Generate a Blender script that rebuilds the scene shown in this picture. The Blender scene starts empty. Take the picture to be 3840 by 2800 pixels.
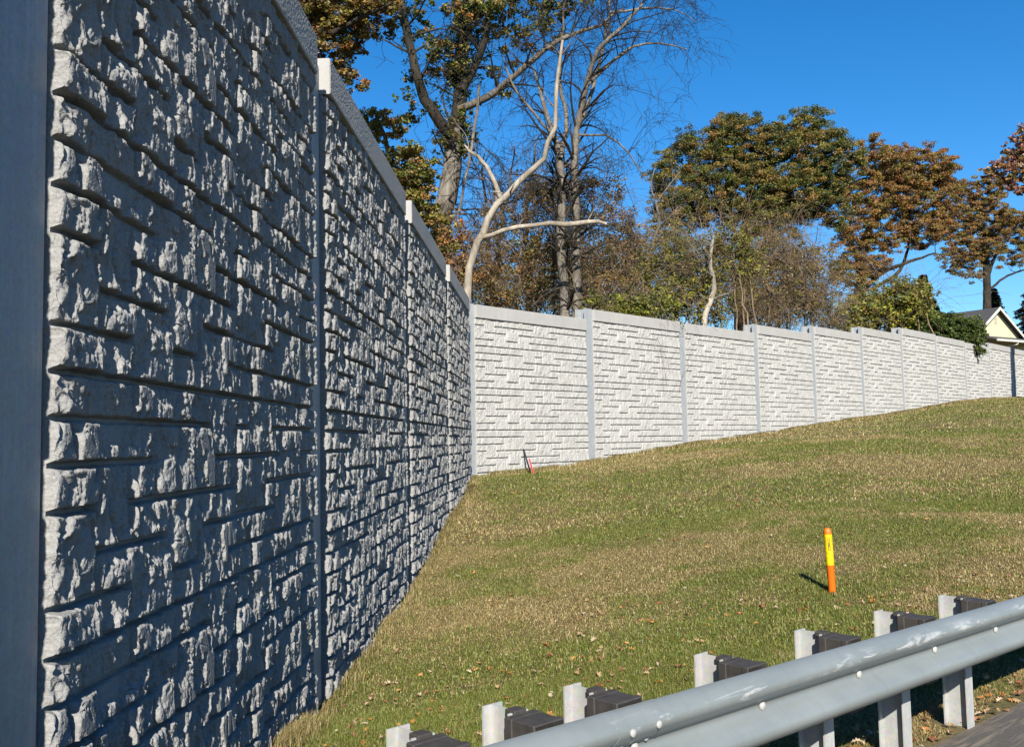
import bpy, math, random
import numpy as np
from mathutils import Vector, Matrix
R = math.radians
PI = math.pi
scene = bpy.context.scene
C = scene.collection

# ------------------------------------------------------------------ camera
CAMZ = 1.86                       # eye height over the carriageway
F_PX, PITCH, ROLL = 3536.4, R(4.0926), R(-1.1031)
cu = Vector((0, -math.sin(PITCH), math.cos(PITCH)))
cf = Vector((0, math.cos(PITCH), math.sin(PITCH)))
cr_ = Vector((1, 0, 0)) * math.cos(ROLL) + cu * math.sin(ROLL)
cu_ = Vector((1, 0, 0)) * -math.sin(ROLL) + cu * math.cos(ROLL)
cam_d = bpy.data.cameras.new('camera'); cam = bpy.data.objects.new('camera', cam_d); C.objects.link(cam)
m = Matrix((cr_, cu_, -cf)).transposed().to_4x4(); m.translation = (0, 0, CAMZ)
cam.matrix_world = m
cam_d.sensor_fit = 'HORIZONTAL'; cam_d.sensor_width = 36; cam_d.lens = F_PX / 3840 * 36
cam_d.clip_start = 0.05; cam_d.clip_end = 5000
scene.camera = cam

# ------------------------------------------------------------------ sky and sun
SUN_EL, SUN_A = 33.0, 1.9         # the sun stands behind the viewer, almost in line with the near wall
world = bpy.data.worlds.new('World'); scene.world = world; world.use_nodes = True
wn = world.node_tree.nodes; wl = world.node_tree.links
bg = wn['Background']; sky = wn.new('ShaderNodeTexSky'); sky.sky_type = 'NISHITA'; sky.sun_disc = False
sky.sun_elevation = R(SUN_EL); sky.sun_rotation = R(180 - SUN_A)
sky.altitude = 0; sky.air_density = 1.0; sky.dust_density = 0.1; sky.ozone_density = 6.0
hs = wn.new('ShaderNodeHueSaturation'); hs.inputs['Saturation'].default_value = 1.26; hs.inputs['Value'].default_value = 1.0
wl.new(sky.outputs[0], hs.inputs['Color']); wl.new(hs.outputs[0], bg.inputs['Color'])
bg.inputs['Strength'].default_value = 0.065
sd = bpy.data.lights.new('sun', 'SUN'); sd.energy = 5.0; sd.angle = R(0.53); sd.color = (1.0, 0.93, 0.82)
so = bpy.data.objects.new('sun', sd); C.objects.link(so)
tosun = Vector((math.sin(R(SUN_A)) * math.cos(R(SUN_EL)), -math.cos(R(SUN_A)) * math.cos(R(SUN_EL)), math.sin(R(SUN_EL))))
so.rotation_euler = tosun.to_track_quat('Z', 'Y').to_euler(); so.location = (0, -20, 30)
scene.view_settings.view_transform = 'Standard'; scene.view_settings.look = 'None'
scene.view_settings.exposure = 1.3; scene.view_settings.gamma = 1
scene.render.engine = 'CYCLES'

# ------------------------------------------------------------------ helpers
def pray(u, v):
    """unit-depth direction of a point of the view (measured on a 2266 x 1652 print)"""
    a = (u * 1.69462 - 1920) / F_PX; b = -(v * 1.69462 - 1400) / F_PX
    d = cf + cr_ * a + cu_ * b
    return d / d.y
def pt(u, v, y, dy=0):
    d = pray(u, v) * (y + dy)
    return np.array((d.x, d.y, d.z + CAMZ))

def tag(o, label=None, cat=None, group=None, kind=None):
    if label: o['label'] = label
    if cat: o['category'] = cat
    if group: o['group'] = group
    if kind: o['kind'] = kind
    return o
def empty(name, loc=(0, 0, 0), rz=0):
    o = bpy.data.objects.new(name, None); C.objects.link(o); o.location = loc; o.rotation_euler = (0, 0, rz)
    o.empty_display_size = .2
    return o
def link(name, me, mat=None, parent=None):
    o = bpy.data.objects.new(name, me); C.objects.link(o)
    if mat is not None and not me.materials: me.materials.append(mat)
    if parent is not None: o.parent = parent
    return o
def np_mesh(name, verts, faces, smooth=False, cols=None):
    """faces: (n,3) or (n,4) int array"""
    verts = np.asarray(verts, np.float32).reshape(-1, 3); faces = np.asarray(faces, np.int32)
    me = bpy.data.meshes.new(name); k = faces.shape[1]
    me.vertices.add(len(verts)); me.vertices.foreach_set('co', verts.ravel())
    me.loops.add(faces.size); me.loops.foreach_set('vertex_index', faces.ravel())
    me.polygons.add(len(faces)); me.polygons.foreach_set('loop_start', np.arange(0, faces.size, k, dtype=np.int32))
    try: me.polygons.foreach_set('loop_total', np.full(len(faces), k, np.int32))
    except Exception: pass
    me.update(calc_edges=True)
    me.polygons.foreach_set('use_smooth', np.full(len(faces), bool(smooth)))
    if cols is not None:
        a = me.color_attributes.new('col', 'FLOAT_COLOR', 'POINT')
        c = np.ones((len(verts), 4), np.float32); c[:, :3] = cols
        a.data.foreach_set('color', c.ravel())
    me.validate()
    return me
class MB:
    """collects primitives into one mesh"""
    def __init__(s): s.v = []; s.f = []
    def add(s, vs, fs):
        b = len(s.v); s.v += [tuple(x) for x in vs]; s.f += [tuple(i + b for i in f) for f in fs]; return s
    def box(s, x0, x1, y0, y1, z0, z1, b=0):
        if b <= 0:
            v = [(x, y, z) for x in (x0, x1) for y in (y0, y1) for z in (z0, z1)]
            return s.add(v, [(0, 1, 3, 2), (4, 6, 7, 5), (0, 4, 5, 1), (2, 3, 7, 6), (0, 2, 6, 4), (1, 5, 7, 3)])
        # box whose upright edges and rim are chamfered
        def ring(i, z): return [(x0 + i, y0, z), (x1 - i, y0, z), (x1, y0 + i, z), (x1, y1 - i, z), (x1 - i, y1, z), (x0 + i, y1, z), (x0, y1 - i, z), (x0, y0 + i, z)]
        def ring2(z): return [(min(max(x, x0 + b), x1 - b), min(max(y, y0 + b), y1 - b), z) for x, y, _ in ring(b, z)]
        v = ring2(z0) + ring(b, z0 + b) + ring(b, z1 - b) + ring2(z1); f = []
        for k in range(3):
            for j in range(8): f.append((k * 8 + j, k * 8 + (j + 1) % 8, k * 8 + 8 + (j + 1) % 8, k * 8 + 8 + j))
        f.append(tuple(range(7, -1, -1))); f.append(tuple(range(24, 32)))
        return s.add(v, f)
    def prism(s, prof, a, b_, axis='x'):
        """closed profile [(p,q)] extruded from a to b_"""
        n = len(prof)
        def P(t, p, q): return (t, p, q) if axis == 'x' else ((p, t, q) if axis == 'y' else (p, q, t))
        v = [P(a, *p) for p in prof] + [P(b_, *p) for p in prof]
        f = [(i, (i + 1) % n, n + (i + 1) % n, n + i) for i in range(n)] + [tuple(range(n - 1, -1, -1)), tuple(range(n, 2 * n))]
        return s.add(v, f)
    def build(s, name, mat, parent=None, smooth=False):
        me = bpy.data.meshes.new(name); me.from_pydata(s.v, [], s.f); me.validate()
        import bmesh
        bm = bmesh.new(); bm.from_mesh(me); bmesh.ops.recalc_face_normals(bm, faces=bm.faces); bm.to_mesh(me); bm.free()
        if smooth:
            for p in me.polygons: p.use_smooth = True
            try: me.set_sharp_from_angle(angle=R(35))
            except Exception: pass
        return link(name, me, mat, parent)
def tubes(polys):
    """polys: list of (pts (n,3), radii (n,), sides) -> verts, quads"""
    V = []; F = []; base = 0
    for pts, rad, k in polys:
        pts = np.asarray(pts, float); rad = np.asarray(rad, float); n = len(pts)
        t = np.gradient(pts, axis=0); t /= np.linalg.norm(t, axis=1)[:, None] + 1e-9
        ref = np.array((0, 0, 1.)) if abs(t[0][2]) < .8 else np.array((1., 0, 0))
        a = np.cross(t, ref); a /= np.linalg.norm(a, axis=1)[:, None] + 1e-9
        b = np.cross(t, a)
        ang = np.arange(k) * 2 * PI / k
        ring = pts[:, None, :] + rad[:, None, None] * (a[:, None, :] * np.cos(ang)[None, :, None] + b[:, None, :] * np.sin(ang)[None, :, None])
        V.append(ring.reshape(-1, 3))
        i = np.arange(n - 1)[:, None] * k; j = np.arange(k)[None, :]; j2 = (j + 1) % k
        F.append(np.stack([i + j, i + j2, i + k + j2, i + k + j], -1).reshape(-1, 4) + base)
        base += n * k
    return np.concatenate(V), np.concatenate(F)

# value noise on the plane
def vnoise(x, y, seed):
    rs = np.random.RandomState(seed); g = rs.rand(256, 256)
    xi = np.floor(x).astype(int); yi = np.floor(y).astype(int); fx = x - xi; fy = y - yi
    fx = fx * fx * fx * (fx * (fx * 6 - 15) + 10); fy = fy * fy * fy * (fy * (fy * 6 - 15) + 10)
    a = g[xi % 256, yi % 256]; b = g[(xi + 1) % 256, yi % 256]; c = g[xi % 256, (yi + 1) % 256]; d = g[(xi + 1) % 256, (yi + 1) % 256]
    return (a * (1 - fx) + b * fx) * (1 - fy) + (c * (1 - fx) + d * fx) * fy
def fbm(x, y, seed, o=4, g=.5):
    s = 0; a = 1; t = 0
    for k in range(o):
        s = s + a * vnoise(x * 2 ** k, y * 2 ** k, seed + k); t += a; a *= g
    return s / t

# ------------------------------------------------------------------ materials
def mat_new(name):
    m = bpy.data.materials.new(name); m.use_nodes = True
    nt = m.node_tree; b = nt.nodes['Principled BSDF']; return m, nt, b
def nd(nt, t, **kw):
    n = nt.nodes.new(t)
    for k, v in kw.items():
        if k in n.inputs.keys(): n.inputs[k].default_value = v
        else: setattr(n, k, v)
    return n
def ramp(nt, fac, stops):
    r = nt.nodes.new('ShaderNodeValToRGB'); nt.links.new(fac, r.inputs[0])
    el = r.color_ramp.elements
    while len(el) > 1: el.remove(el[-1])
    el[0].position = stops[0][0]; el[0].color = (*stops[0][1], 1)
    for p, c in stops[1:]:
        e = el.new(p); e.color = (*c, 1)
    return r.outputs[0]
def mixc(nt, fac, a, b, mode='MIX'):
    n = nt.nodes.new('ShaderNodeMix'); n.data_type = 'RGBA'; n.blend_type = mode
    for sock, val in ((0, fac), (6, a), (7, b)):
        if hasattr(val, 'is_linked') or hasattr(val, 'links'): nt.links.new(val, n.inputs[sock])
        elif isinstance(val, (int, float)): n.inputs[sock].default_value = val
        else: n.inputs[sock].default_value = (*val, 1)
    return n.outputs[2]
def noise(nt, scale, detail=4, rough=.6, coord=None, dist=0, vec_scale=None):
    tc = nt.nodes.new('ShaderNodeTexCoord'); n = nd(nt, 'ShaderNodeTexNoise', Scale=scale, Detail=detail, Roughness=rough, Distortion=dist)
    src = tc.outputs[coord or 'Object']
    if vec_scale:
        mp = nt.nodes.new('ShaderNodeMapping'); mp.inputs['Scale'].default_value = vec_scale; nt.links.new(src, mp.inputs[0]); src = mp.outputs[0]
    nt.links.new(src, n.inputs['Vector'])
    return n.outputs['Fac']
def bump(nt, b, h, strength=.4, dist=.01):
    n = nd(nt, 'ShaderNodeBump', Strength=strength, Distance=dist); nt.links.new(h, n.inputs['Height']); nt.links.new(n.outputs[0], b.inputs['Normal'])

def concrete(name, c0, c1, grain=160, bs=.5, bd=.004, stain=None):
    m, nt, b = mat_new(name)
    big = noise(nt, 1.3, 5, .65); fine = noise(nt, grain, 3, .7)
    col = ramp(nt, big, [(.3, c0), (.7, c1)])
    col = mixc(nt, .35, col, ramp(nt, fine, [(.32, tuple(x * .55 for x in c0)), (.62, tuple(min(1, x * 1.12) for x in c1))]))
    vs = noise(nt, 1.6, 5, .7, 'Object', .2, (5, 5, .35)); col = mixc(nt, ramp(nt, vs, [(.5, (0, 0, 0)), (.75, (.4, .4, .4))]), col, tuple(x * .72 for x in c0))
    if stain:
        st = noise(nt, 2.2, 6, .7, 'Object', .6)
        col = mixc(nt, ramp(nt, st, [(.52, (0, 0, 0)), (.72, (.55, .55, .55))]), col, stain)
    nt.links.new(albedo(nt, col), b.inputs['Base Color']); b.inputs['Roughness'].default_value = .88
    b.inputs['Specular IOR Level'].default_value = .25
    bump(nt, b, fine, bs, bd)
    return m
AK = .53                          # the scene is exposed up one stop, so every base colour is brought down to its real albedo
def albedo(nt, sock):
    n = nt.nodes.new('ShaderNodeMix'); n.data_type = 'RGBA'; n.blend_type = 'MULTIPLY'; n.inputs[0].default_value = 1
    nt.links.new(sock, n.inputs[6]); n.inputs[7].default_value = (AK, AK, AK, 1); return n.outputs[2]
M = {}
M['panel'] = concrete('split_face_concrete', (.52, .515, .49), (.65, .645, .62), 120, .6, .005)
M['panel_shaded'] = concrete('shaded_split_concrete', (.33, .33, .325), (.46, .46, .45), 70, .9, .008)  # far wall's concrete with coarser grain, darkened to put the wall's shade into colour
M['coping'] = concrete('stippled_concrete', (.49, .482, .462), (.58, .572, .555), 95, .9, .006)
def galv(name, c0, c1, metallic=.25, rough=.5, streak=True, sc=9):
    m, nt, b = mat_new(name)
    n1 = noise(nt, sc, 5, .7); n2 = noise(nt, 3.0, 4, .6, 'Object', 0, (6, 6, .5) if streak else None)
    sp = nd(nt, 'ShaderNodeTexVoronoi', Scale=60.0); tc = nt.nodes.new('ShaderNodeTexCoord'); nt.links.new(tc.outputs['Object'], sp.inputs['Vector'])
    col = ramp(nt, n1, [(.3, c0), (.7, c1)])
    col = mixc(nt, ramp(nt, n2, [(.5, (0, 0, 0)), (.75, (.5, .5, .5))]), col, tuple(min(1, x * 1.3) for x in c1))
    col = mixc(nt, .12, col, sp.outputs['Color'], 'OVERLAY')
    nt.links.new(albedo(nt, col), b.inputs['Base Color']); b.inputs['Metallic'].default_value = metallic
    rr = nd(nt, 'ShaderNodeMapRange'); rr.inputs['To Min'].default_value = rough - .1; rr.inputs['To Max'].default_value = rough + .15
    nt.links.new(n1, rr.inputs[0]); nt.links.new(rr.outputs[0], b.inputs['Roughness'])
    bump(nt, b, n1, .15, .003)
    return m
M['post'] = galv('galvanised_pile', (.44, .47, .49), (.56, .59, .61), .3, .6)
M['gpost'] = galv('galvanised_post', (.52, .53, .52), (.66, .67, .66), .2, .5)
def railmat():
    m, nt, b = mat_new('galvanised_rail')
    n1 = noise(nt, 3.0, 5, .6, 'Object', .4, (.5, 1, 2)); tc = nt.nodes.new('ShaderNodeTexCoord'); sx = nt.nodes.new('ShaderNodeSeparateXYZ'); nt.links.new(tc.outputs['UV'], sx.inputs[0])
    col = ramp(nt, n1, [(.3, (.36, .41, .41)), (.7, (.46, .51, .51))])
    band = ramp(nt, sx.outputs['Y'], [(.0, (.5, .5, .5)), (.04, (0, 0, 0)), (.60, (0, 0, 0)), (.67, (.0, .0, .0)), (.76, (1, 1, 1)), (.90, (0, 0, 0))])
    sc = noise(nt, 6, 6, .75, 'Object', .8, (.45, 3, 3)); msk = nd(nt, 'ShaderNodeMath', operation='MULTIPLY'); nt.links.new(ramp(nt, sc, [(.54, (0, 0, 0)), (.60, (.8, .8, .8))]), msk.inputs[0]); nt.links.new(band, msk.inputs[1])
    col = mixc(nt, msk.outputs[0], col, (1, 1, 1))
    valley_band = ramp(nt, sx.outputs['Y'], [(.38, (0, 0, 0)), (.50, (.35, .35, .35)), (.56, (.75, .75, .75)), (.61, (0, 0, 0))])  # darker band along the beam's middle valley
    col = mixc(nt, valley_band, col, (.30, .31, .29))
    st = noise(nt, 2.2, 5, .65, 'Object', .3, (7, 1, .5)); col = mixc(nt, ramp(nt, st, [(.5, (0, 0, 0)), (.72, (.35, .35, .35))]), col, (.33, .36, .35))
    nt.links.new(albedo(nt, col), b.inputs['Base Color']); b.inputs['Metallic'].default_value = .45
    rr = nd(nt, 'ShaderNodeMapRange'); rr.inputs['To Min'].default_value = .36; rr.inputs['To Max'].default_value = .58
    nt.links.new(sc, rr.inputs[0]); nt.links.new(rr.outputs[0], b.inputs['Roughness']); bump(nt, b, n1, .2, .006); return m
M['rail'] = railmat()
def simple(name, c, rough=.6, met=0, var=.15, sc=20, spec=.4):
    m, nt, b = mat_new(name)
    n = noise(nt, sc, 4, .6)
    nt.links.new(albedo(nt, ramp(nt, n, [(.3, tuple(x * (1 - var) for x in c)), (.7, tuple(min(1, x * (1 + var)) for x in c))])), b.inputs['Base Color'])
    b.inputs['Roughness'].default_value = rough; b.inputs['Metallic'].default_value = met; b.inputs['Specular IOR Level'].default_value = spec
    return m
M['block'] = simple('weathered_plastic', (.060, .055, .052), .65, 0, .3, 14, .3)
M['bolt'] = simple('zinc_bolt', (.62, .62, .60), .5, .3)
M['orange'] = simple('orange_plastic', (1.0, .20, .01), .45, 0, .06, 5)
M['yellow'] = simple('yellow_decal', (1.0, .72, .0), .5, 0, .04, 5)
M['ink'] = simple('black_ink', (.02, .02, .02), .7)
M['redstake'] = simple('red_paint', (.75, .06, .09), .6)
M['blackstake'] = simple('black_plastic', (.02, .02, .025), .6)
def leafmat(name, trans=.35, rough=.6, mul=1.0):
    m, nt, b = mat_new(name); nt.nodes.remove(b); out = nt.nodes['Material Output']
    at = nt.nodes.new('ShaderNodeAttribute'); at.attribute_name = 'col'
    d = nt.nodes.new('ShaderNodeBsdfDiffuse'); t = nt.nodes.new('ShaderNodeBsdfTranslucent'); g = nd(nt, 'ShaderNodeBsdfGlossy', Roughness=.45)
    ac = albedo(nt, at.outputs[0]); nt.links.new(ac, d.inputs[0]); nt.links.new(ac, t.inputs[0]); g.inputs[0].default_value = (.8, .8, .8, 1)
    mx = nt.nodes.new('ShaderNodeMixShader'); mx.inputs[0].default_value = trans; nt.links.new(d.outputs[0], mx.inputs[1]); nt.links.new(t.outputs[0], mx.inputs[2])
    m2 = nt.nodes.new('ShaderNodeMixShader'); m2.inputs[0].default_value = .02; nt.links.new(mx.outputs[0], m2.inputs[1]); nt.links.new(g.outputs[0], m2.inputs[2])
    nt.links.new(m2.outputs[0], out.inputs[0]); return m
M['leaf'] = leafmat('foliage'); M['blade'] = leafmat('grass_blade', .25); M['dryleaf'] = leafmat('dry_leaf', .2)
def bark(name, c0, c1, sc=6):
    m, nt, b = mat_new(name)
    n = noise(nt, sc, 6, .7, 'Object', .5, (1, 1, .22)); n2 = noise(nt, 1.2, 3, .6)
    col = ramp(nt, n, [(.35, c0), (.65, c1)])
    col = mixc(nt, ramp(nt, n2, [(.4, (0, 0, 0)), (.65, (.6, .6, .6))]), col, tuple(x * .6 for x in c0))
    nt.links.new(albedo(nt, col), b.inputs['Base Color']); b.inputs['Roughness'].default_value = .9; b.inputs['Specular IOR Level'].default_value = .15
    bump(nt, b, n, .7, .03); return m
M['bark_grey'] = bark('grey_bark', (.14, .12, .095), (.34, .31, .26))
M['bark_dark'] = bark('dark_bark', (.03, .026, .02), (.085, .07, .055))
M['bark_pale'] = bark('bleached_deadwood', (.30, .25, .19), (.62, .56, .47), 4)
M['bark_twig'] = bark('twig_bark', (.20, .15, .10), (.38, .28, .19))

# ------------------------------------------------------------------ terrain
ctrl = [(-1.94, 7.6, -2.35), (-1.92, 9.2, -2.56), (-1.85, 12.1, -2.42), (-1.7, 14.8, -2.34), (-1.57, 17.1, -2.10), (-1.45, 20.3, -1.74), (-1.32, 24.0, -1.36), (-1.25, 25.8, -1.06), (-1.1, 27.1, -.98),
        (.59, 28.9, -.92), (2.42, 30.9, -.76), (6.29, 35.1, -.31), (10.18, 39.4, .05), (13.9, 43.5, .44), (17.7, 47.6, .81), (21.3, 51.6, 1.16), (25, 55.6, 1.60), (28.6, 59.5, 1.93), (32.2, 63.4, 2.15), (35.7, 67.2, 2.33), (45, 77, 2.8),
        (-1.95, 4.5, -2.3), (-1.95, 0, -2.15), (-2.6, 9.2, -2.36), (-2.6, 20.3, -1.64), (-2.6, 30, -.9),
        (-.45, 3.29, -1.80), (.82, 4.44, -1.82), (2.1, 5.6, -1.84), (2.72, 6.17, -1.86), (4.0, 7.35, -1.86), (7, 10.1, -1.80), (12, 14.6, -1.7), (20, 22, -1.3),
        (0, 7, -2.12), (.8, 9.5, -2.12), (3.8, 11.5, -1.89), (2.2, 10.6, -2.02), (6.8, 12.6, -1.62), (2.0, 16, -1.72), (6, 20, -1.15), (4, 27, -.72), (12, 28, -.35), (20, 40, .65), (30, 50, 1.6), (40, 60, 2.3), (.5, 22, -1.45),
        (0, 45, -.2), (10, 60, .8), (30, 90, 2.6), (60, 110, 3.4), (80, 80, 3.4), (-15, 30, -1.3), (-15, 5, -2.2), (-30, 70, -.5), (60, 40, 1.6), (40, 15, -.8), (-10, -10, -2.0)]
ctrl = np.array(ctrl, float); ctrl[:, 2] += CAMZ
def _phi(r2): return r2 * np.log(r2 + 1e-9) * .5
_P = ctrl[:, :2]; _n = len(_P)
_K = _phi(((_P[:, None] - _P[None]) ** 2).sum(-1)) + np.eye(_n) * .12
_Q = np.hstack([np.ones((_n, 1)), _P])
_A = np.block([[_K, _Q], [_Q.T, np.zeros((3, 3))]])
_W = np.linalg.solve(_A, np.concatenate([ctrl[:, 2], np.zeros(3)]))
RE = np.array((3.50, 6.68)); RN = np.array((.672, -.740)); RD = np.array((.740, .672))
def ground_z(x, y):
    x = np.asarray(x, float); y = np.asarray(y, float); sh = x.shape
    p = np.stack([x.ravel(), y.ravel()], -1)
    q = np.clip(p, (-30, -10), (80, 110))
    z = np.empty(len(q))
    for i in range(0, len(q), 20000):
        s = q[i:i + 20000]
        z[i:i + 20000] = _phi(((s[:, None] - _P[None]) ** 2).sum(-1)) @ _W[:_n] + _W[_n] + s @ _W[_n + 1:]
    z += (fbm(p[:, 0] * .9, p[:, 1] * .9, 5, 3) - .5) * .07
    d = (p - RE) @ RN                              # > 0 on the carriageway
    t = np.clip((d + .55) / .5, 0, 1); t = t * t * (3 - 2 * t)
    z = z * (1 - t) + 0.0 * t
    return z.reshape(sh)
def graded(lo, hi, dens):
    c = [0.0]
    while c[-1] < hi: c.append(c[-1] + dens(c[-1]))
    b = [0.0]
    while b[-1] > lo: b.append(b[-1] - dens(b[-1]))
    return np.array(b[:0:-1] + c)
gx = graded(-900, 1200, lambda t: .12 if -4 < t < 8 else .12 + .05 * (abs(t - 2) - 6))
gy = graded(-600, 1600, lambda t: .12 if 0 < t < 20 else .12 + .04 * (abs(t - 10) - 10))
GX, GY = np.meshgrid(gx, gy, indexing='ij'); GZ = ground_z(GX, GY)
ni, nj = GX.shape; ii, jj = np.meshgrid(np.arange(ni - 1), np.arange(nj - 1), indexing='ij'); ix = ii * nj + jj
me = np_mesh('ground', np.stack([GX, GY, GZ], -1), np.stack([ix, ix + nj, ix + nj + 1, ix + 1], -1).reshape(-1, 4), True)
def soilmat():
    m, nt, b = mat_new('turf_soil')
    n1 = noise(nt, .55, 4, .6, 'Object', .3); n2 = noise(nt, 30, 5, .75); n3 = noise(nt, 4, 4, .6)
    base = ramp(nt, n1, [(.38, (.10, .11, .03)), (.5, (.17, .15, .06)), (.62, (.26, .21, .10))])
    col = mixc(nt, .5, base, ramp(nt, n2, [(.3, (.05, .045, .02)), (.6, (.28, .23, .12))]))
    nt.links.new(albedo(nt, col), b.inputs['Base Color']); b.inputs['Roughness'].default_value = .95; b.inputs['Specular IOR Level'].default_value = .1
    bump(nt, b, n2, .8, .03); return m
tag(link('ground', me, soilmat()), kind='structure')

# road: a sheet 4 mm above the ground sheet
def roadmat():
    m, nt, b = mat_new('worn_asphalt')
    fine = noise(nt, 90, 4, .7); st = noise(nt, 5, 5, .65, 'Object', 1.5, (.35, 4.0, 1)); dirt = noise(nt, 3, 5, .7, 'Object', .5)
    tc = nt.nodes.new('ShaderNodeTexCoord'); sx = nt.nodes.new('ShaderNodeSeparateXYZ'); nt.links.new(tc.outputs['Object'], sx.inputs[0])
    col = ramp(nt, fine, [(.3, (.055, .05, .045)), (.7, (.135, .122, .108))])
    col = mixc(nt, ramp(nt, st, [(.5, (0, 0, 0)), (.66, (.8, .8, .8))]), col, (.27, .225, .165))
    ad = nd(nt, 'ShaderNodeMath', operation='MULTIPLY_ADD'); nt.links.new(dirt, ad.inputs[0]); ad.inputs[1].default_value = .55; nt.links.new(sx.outputs['Y'], ad.inputs[2])
    col = mixc(nt, ramp(nt, ad.outputs[0], [(.20, (0, 0, 0)), (.42, (1, 1, 1))]), col, (.25, .185, .115))
    nt.links.new(albedo(nt, col), b.inputs['Base Color']); b.inputs['Roughness'].default_value = .9; bump(nt, b, fine, .6, .006); return m
rw = 9.0; rs = np.linspace(-200, 260, 240); rt = np.concatenate([np.linspace(0, .6, 12), np.linspace(1, rw, 8)])
RS, RT = np.meshgrid(rs, rt, indexing='ij')
edge = (fbm(RS * 2.2, RS * 0, 31, 4) - .5) * .22 * (RT < .01)
V = np.stack([RS, -(RT + edge), np.full_like(RS, .004)], -1)
ni, nj = RS.shape; ii, jj = np.meshgrid(np.arange(ni - 1), np.arange(nj - 1), indexing='ij'); ix = ii * nj + jj
me = np_mesh('road', V, np.stack([ix, ix + 1, ix + nj + 1, ix + nj], -1).reshape(-1, 4)[:, ::-1])
road = tag(link('road', me, roadmat()), kind='structure')
road.location = (RE[0], RE[1], 0); road.rotation_euler = (0, 0, math.atan2(RD[1], RD[0]))

# ------------------------------------------------------------------ cast ashlar panels
PL, ROW = 5.12, 1.22 / 6
BLOCKS = [(0, .16, 0, 1), (.16, .397, 0, 1), (.397, .505, 0, 2), (.505, .572, 0, 1), (.572, .684, 0, 2), (.684, .84, 0, 1), (.84, 1, 0, 1),
          (0, .035, 1, 2), (.035, .225, 1, 2), (.225, .397, 1, 3), (.505, .572, 1, 2), (.684, .75, 1, 2), (.75, .868, 1, 3), (.868, 1, 1, 2),
          (0, .075, 2, 3), (.075, .156, 2, 4), (.156, .225, 2, 3), (.397, .5, 2, 3), (.5, .644, 2, 4), (.644, .75, 2, 3), (.868, 1, 2, 3),
          (0, .075, 3, 5), (.156, .255, 3, 4), (.255, .36, 3, 5), (.36, .5, 3, 4), (.644, .723, 3, 4), (.723, .86, 3, 5), (.86, 1, 3, 5),
          (.075, .15, 4, 5), (.15, .255, 4, 6), (.36, .449, 4, 6), (.449, .57, 4, 5), (.57, .723, 4, 5),
          (0, .15, 5, 6), (.255, .36, 5, 6), (.449, .58, 5, 6), (.58, .72, 5, 6), (.72, .86, 5, 6), (.86, 1, 5, 6)]
def relief_height(X, Y, amp=1.0, rough=1.0):
    """X along 0..PL, Y down from the top joint 0..1.22 -> height over the joint plane"""
    bid = np.full(X.shape, -1); DX = np.full(X.shape, -1.0); DY = np.full(X.shape, -1.0)
    Xw = X + (fbm(X * 14, Y * 14, 71, 3) - .5) * .016; Yw = Y + (fbm(X * 11, Y * 11, 81, 3) - .5) * .009
    for i, (a, b, r0, r1) in enumerate(BLOCKS):
        dx = np.minimum(Xw - a * PL, b * PL - Xw); dy = np.minimum(Yw - r0 * ROW, r1 * ROW - Yw)
        w = (dx >= 0) & (dy >= 0); DX = np.where(w, dx, DX); DY = np.where(w, dy, DY); bid = np.where(w, i, bid)
    # horizontal joints are raked wide and deep, upright ones are hairline
    ch = .012 + .006 * fbm(X * 20, Y * 20, 87, 2)
    eh = 1 - (1 - np.clip((DY - .0105) / ch, 0, 1)) ** 2; e0 = .25 + .5 * (rough < .9); ev = e0 + (1 - e0) * (1 - (1 - np.clip((DX - .0025) / .012, 0, 1)) ** 2)
    edge = eh * np.where(DX < .002, .12 if rough > .9 else .6, ev)
    # broken faces swell from the arris towards the middle of each stone
    wv = .010 + .045 * fbm(X * 9, Y * 9, 33, 3); pil = np.clip(np.minimum((DY - .008) / wv, DX / (wv * 1.25)), 0, 1); pil = np.sin(pil * PI / 2)
    BC = np.array([((b[0] + b[1]) / 2 * PL, (b[2] + b[3]) / 2 * ROW) for b in BLOCKS] + [(0, 0)])
    rs = np.random.RandomState(7); off = rs.rand(len(BLOCKS) + 1); tx = rs.uniform(-1, 1, len(BLOCKS) + 1); ty = rs.uniform(-1, 1, len(BLOCKS) + 1)
    ox = off[bid] * 37.0                                       # every stone has its own broken face
    wx = X + (fbm(X * 8 + ox, Y * 8, 11, 3) - .5) * .10; wy = Y + (fbm(X * 8, Y * 8 + ox, 21, 3) - .5) * .12
    def gain(u, a, b): t = np.clip((u - a) / (b - a), 0, 1); return t * t * (3 - 2 * t)
    n1 = gain(fbm(wx * 6.5 + ox, wy * 3.6, 41, 4, .55), .34, .66)
    n2 = gain(fbm(wx * 15 + ox, wy * 7.5, 51, 4, .55), .36, .62)
    n3 = fbm(wx * 38, wy * 26, 61, 3) - .5; fine = fbm(X * 110, Y * 100, 71, 2) - .5
    crk = np.clip(.035 - np.abs(fbm(wx * 7 + ox, wy * 4, 91, 3) - .5), 0, 1)
    tilt = tx[bid] * .07 * (X - BC[bid, 0]) + ty[bid] * .07 * (Y - BC[bid, 1])
    h = .024 + .010 * (1 - rough) + .009 * pil + rough * (.029 * n1 + .021 * n2 + .013 * n3 + tilt - .22 * crk) + .0030 * fine
    h = np.clip(h, .012, .085) * edge * amp
    h = np.where(bid < 0, 0, h) + .0016 * fine
    return h
def smooth_cols(Z): return Z
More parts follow.
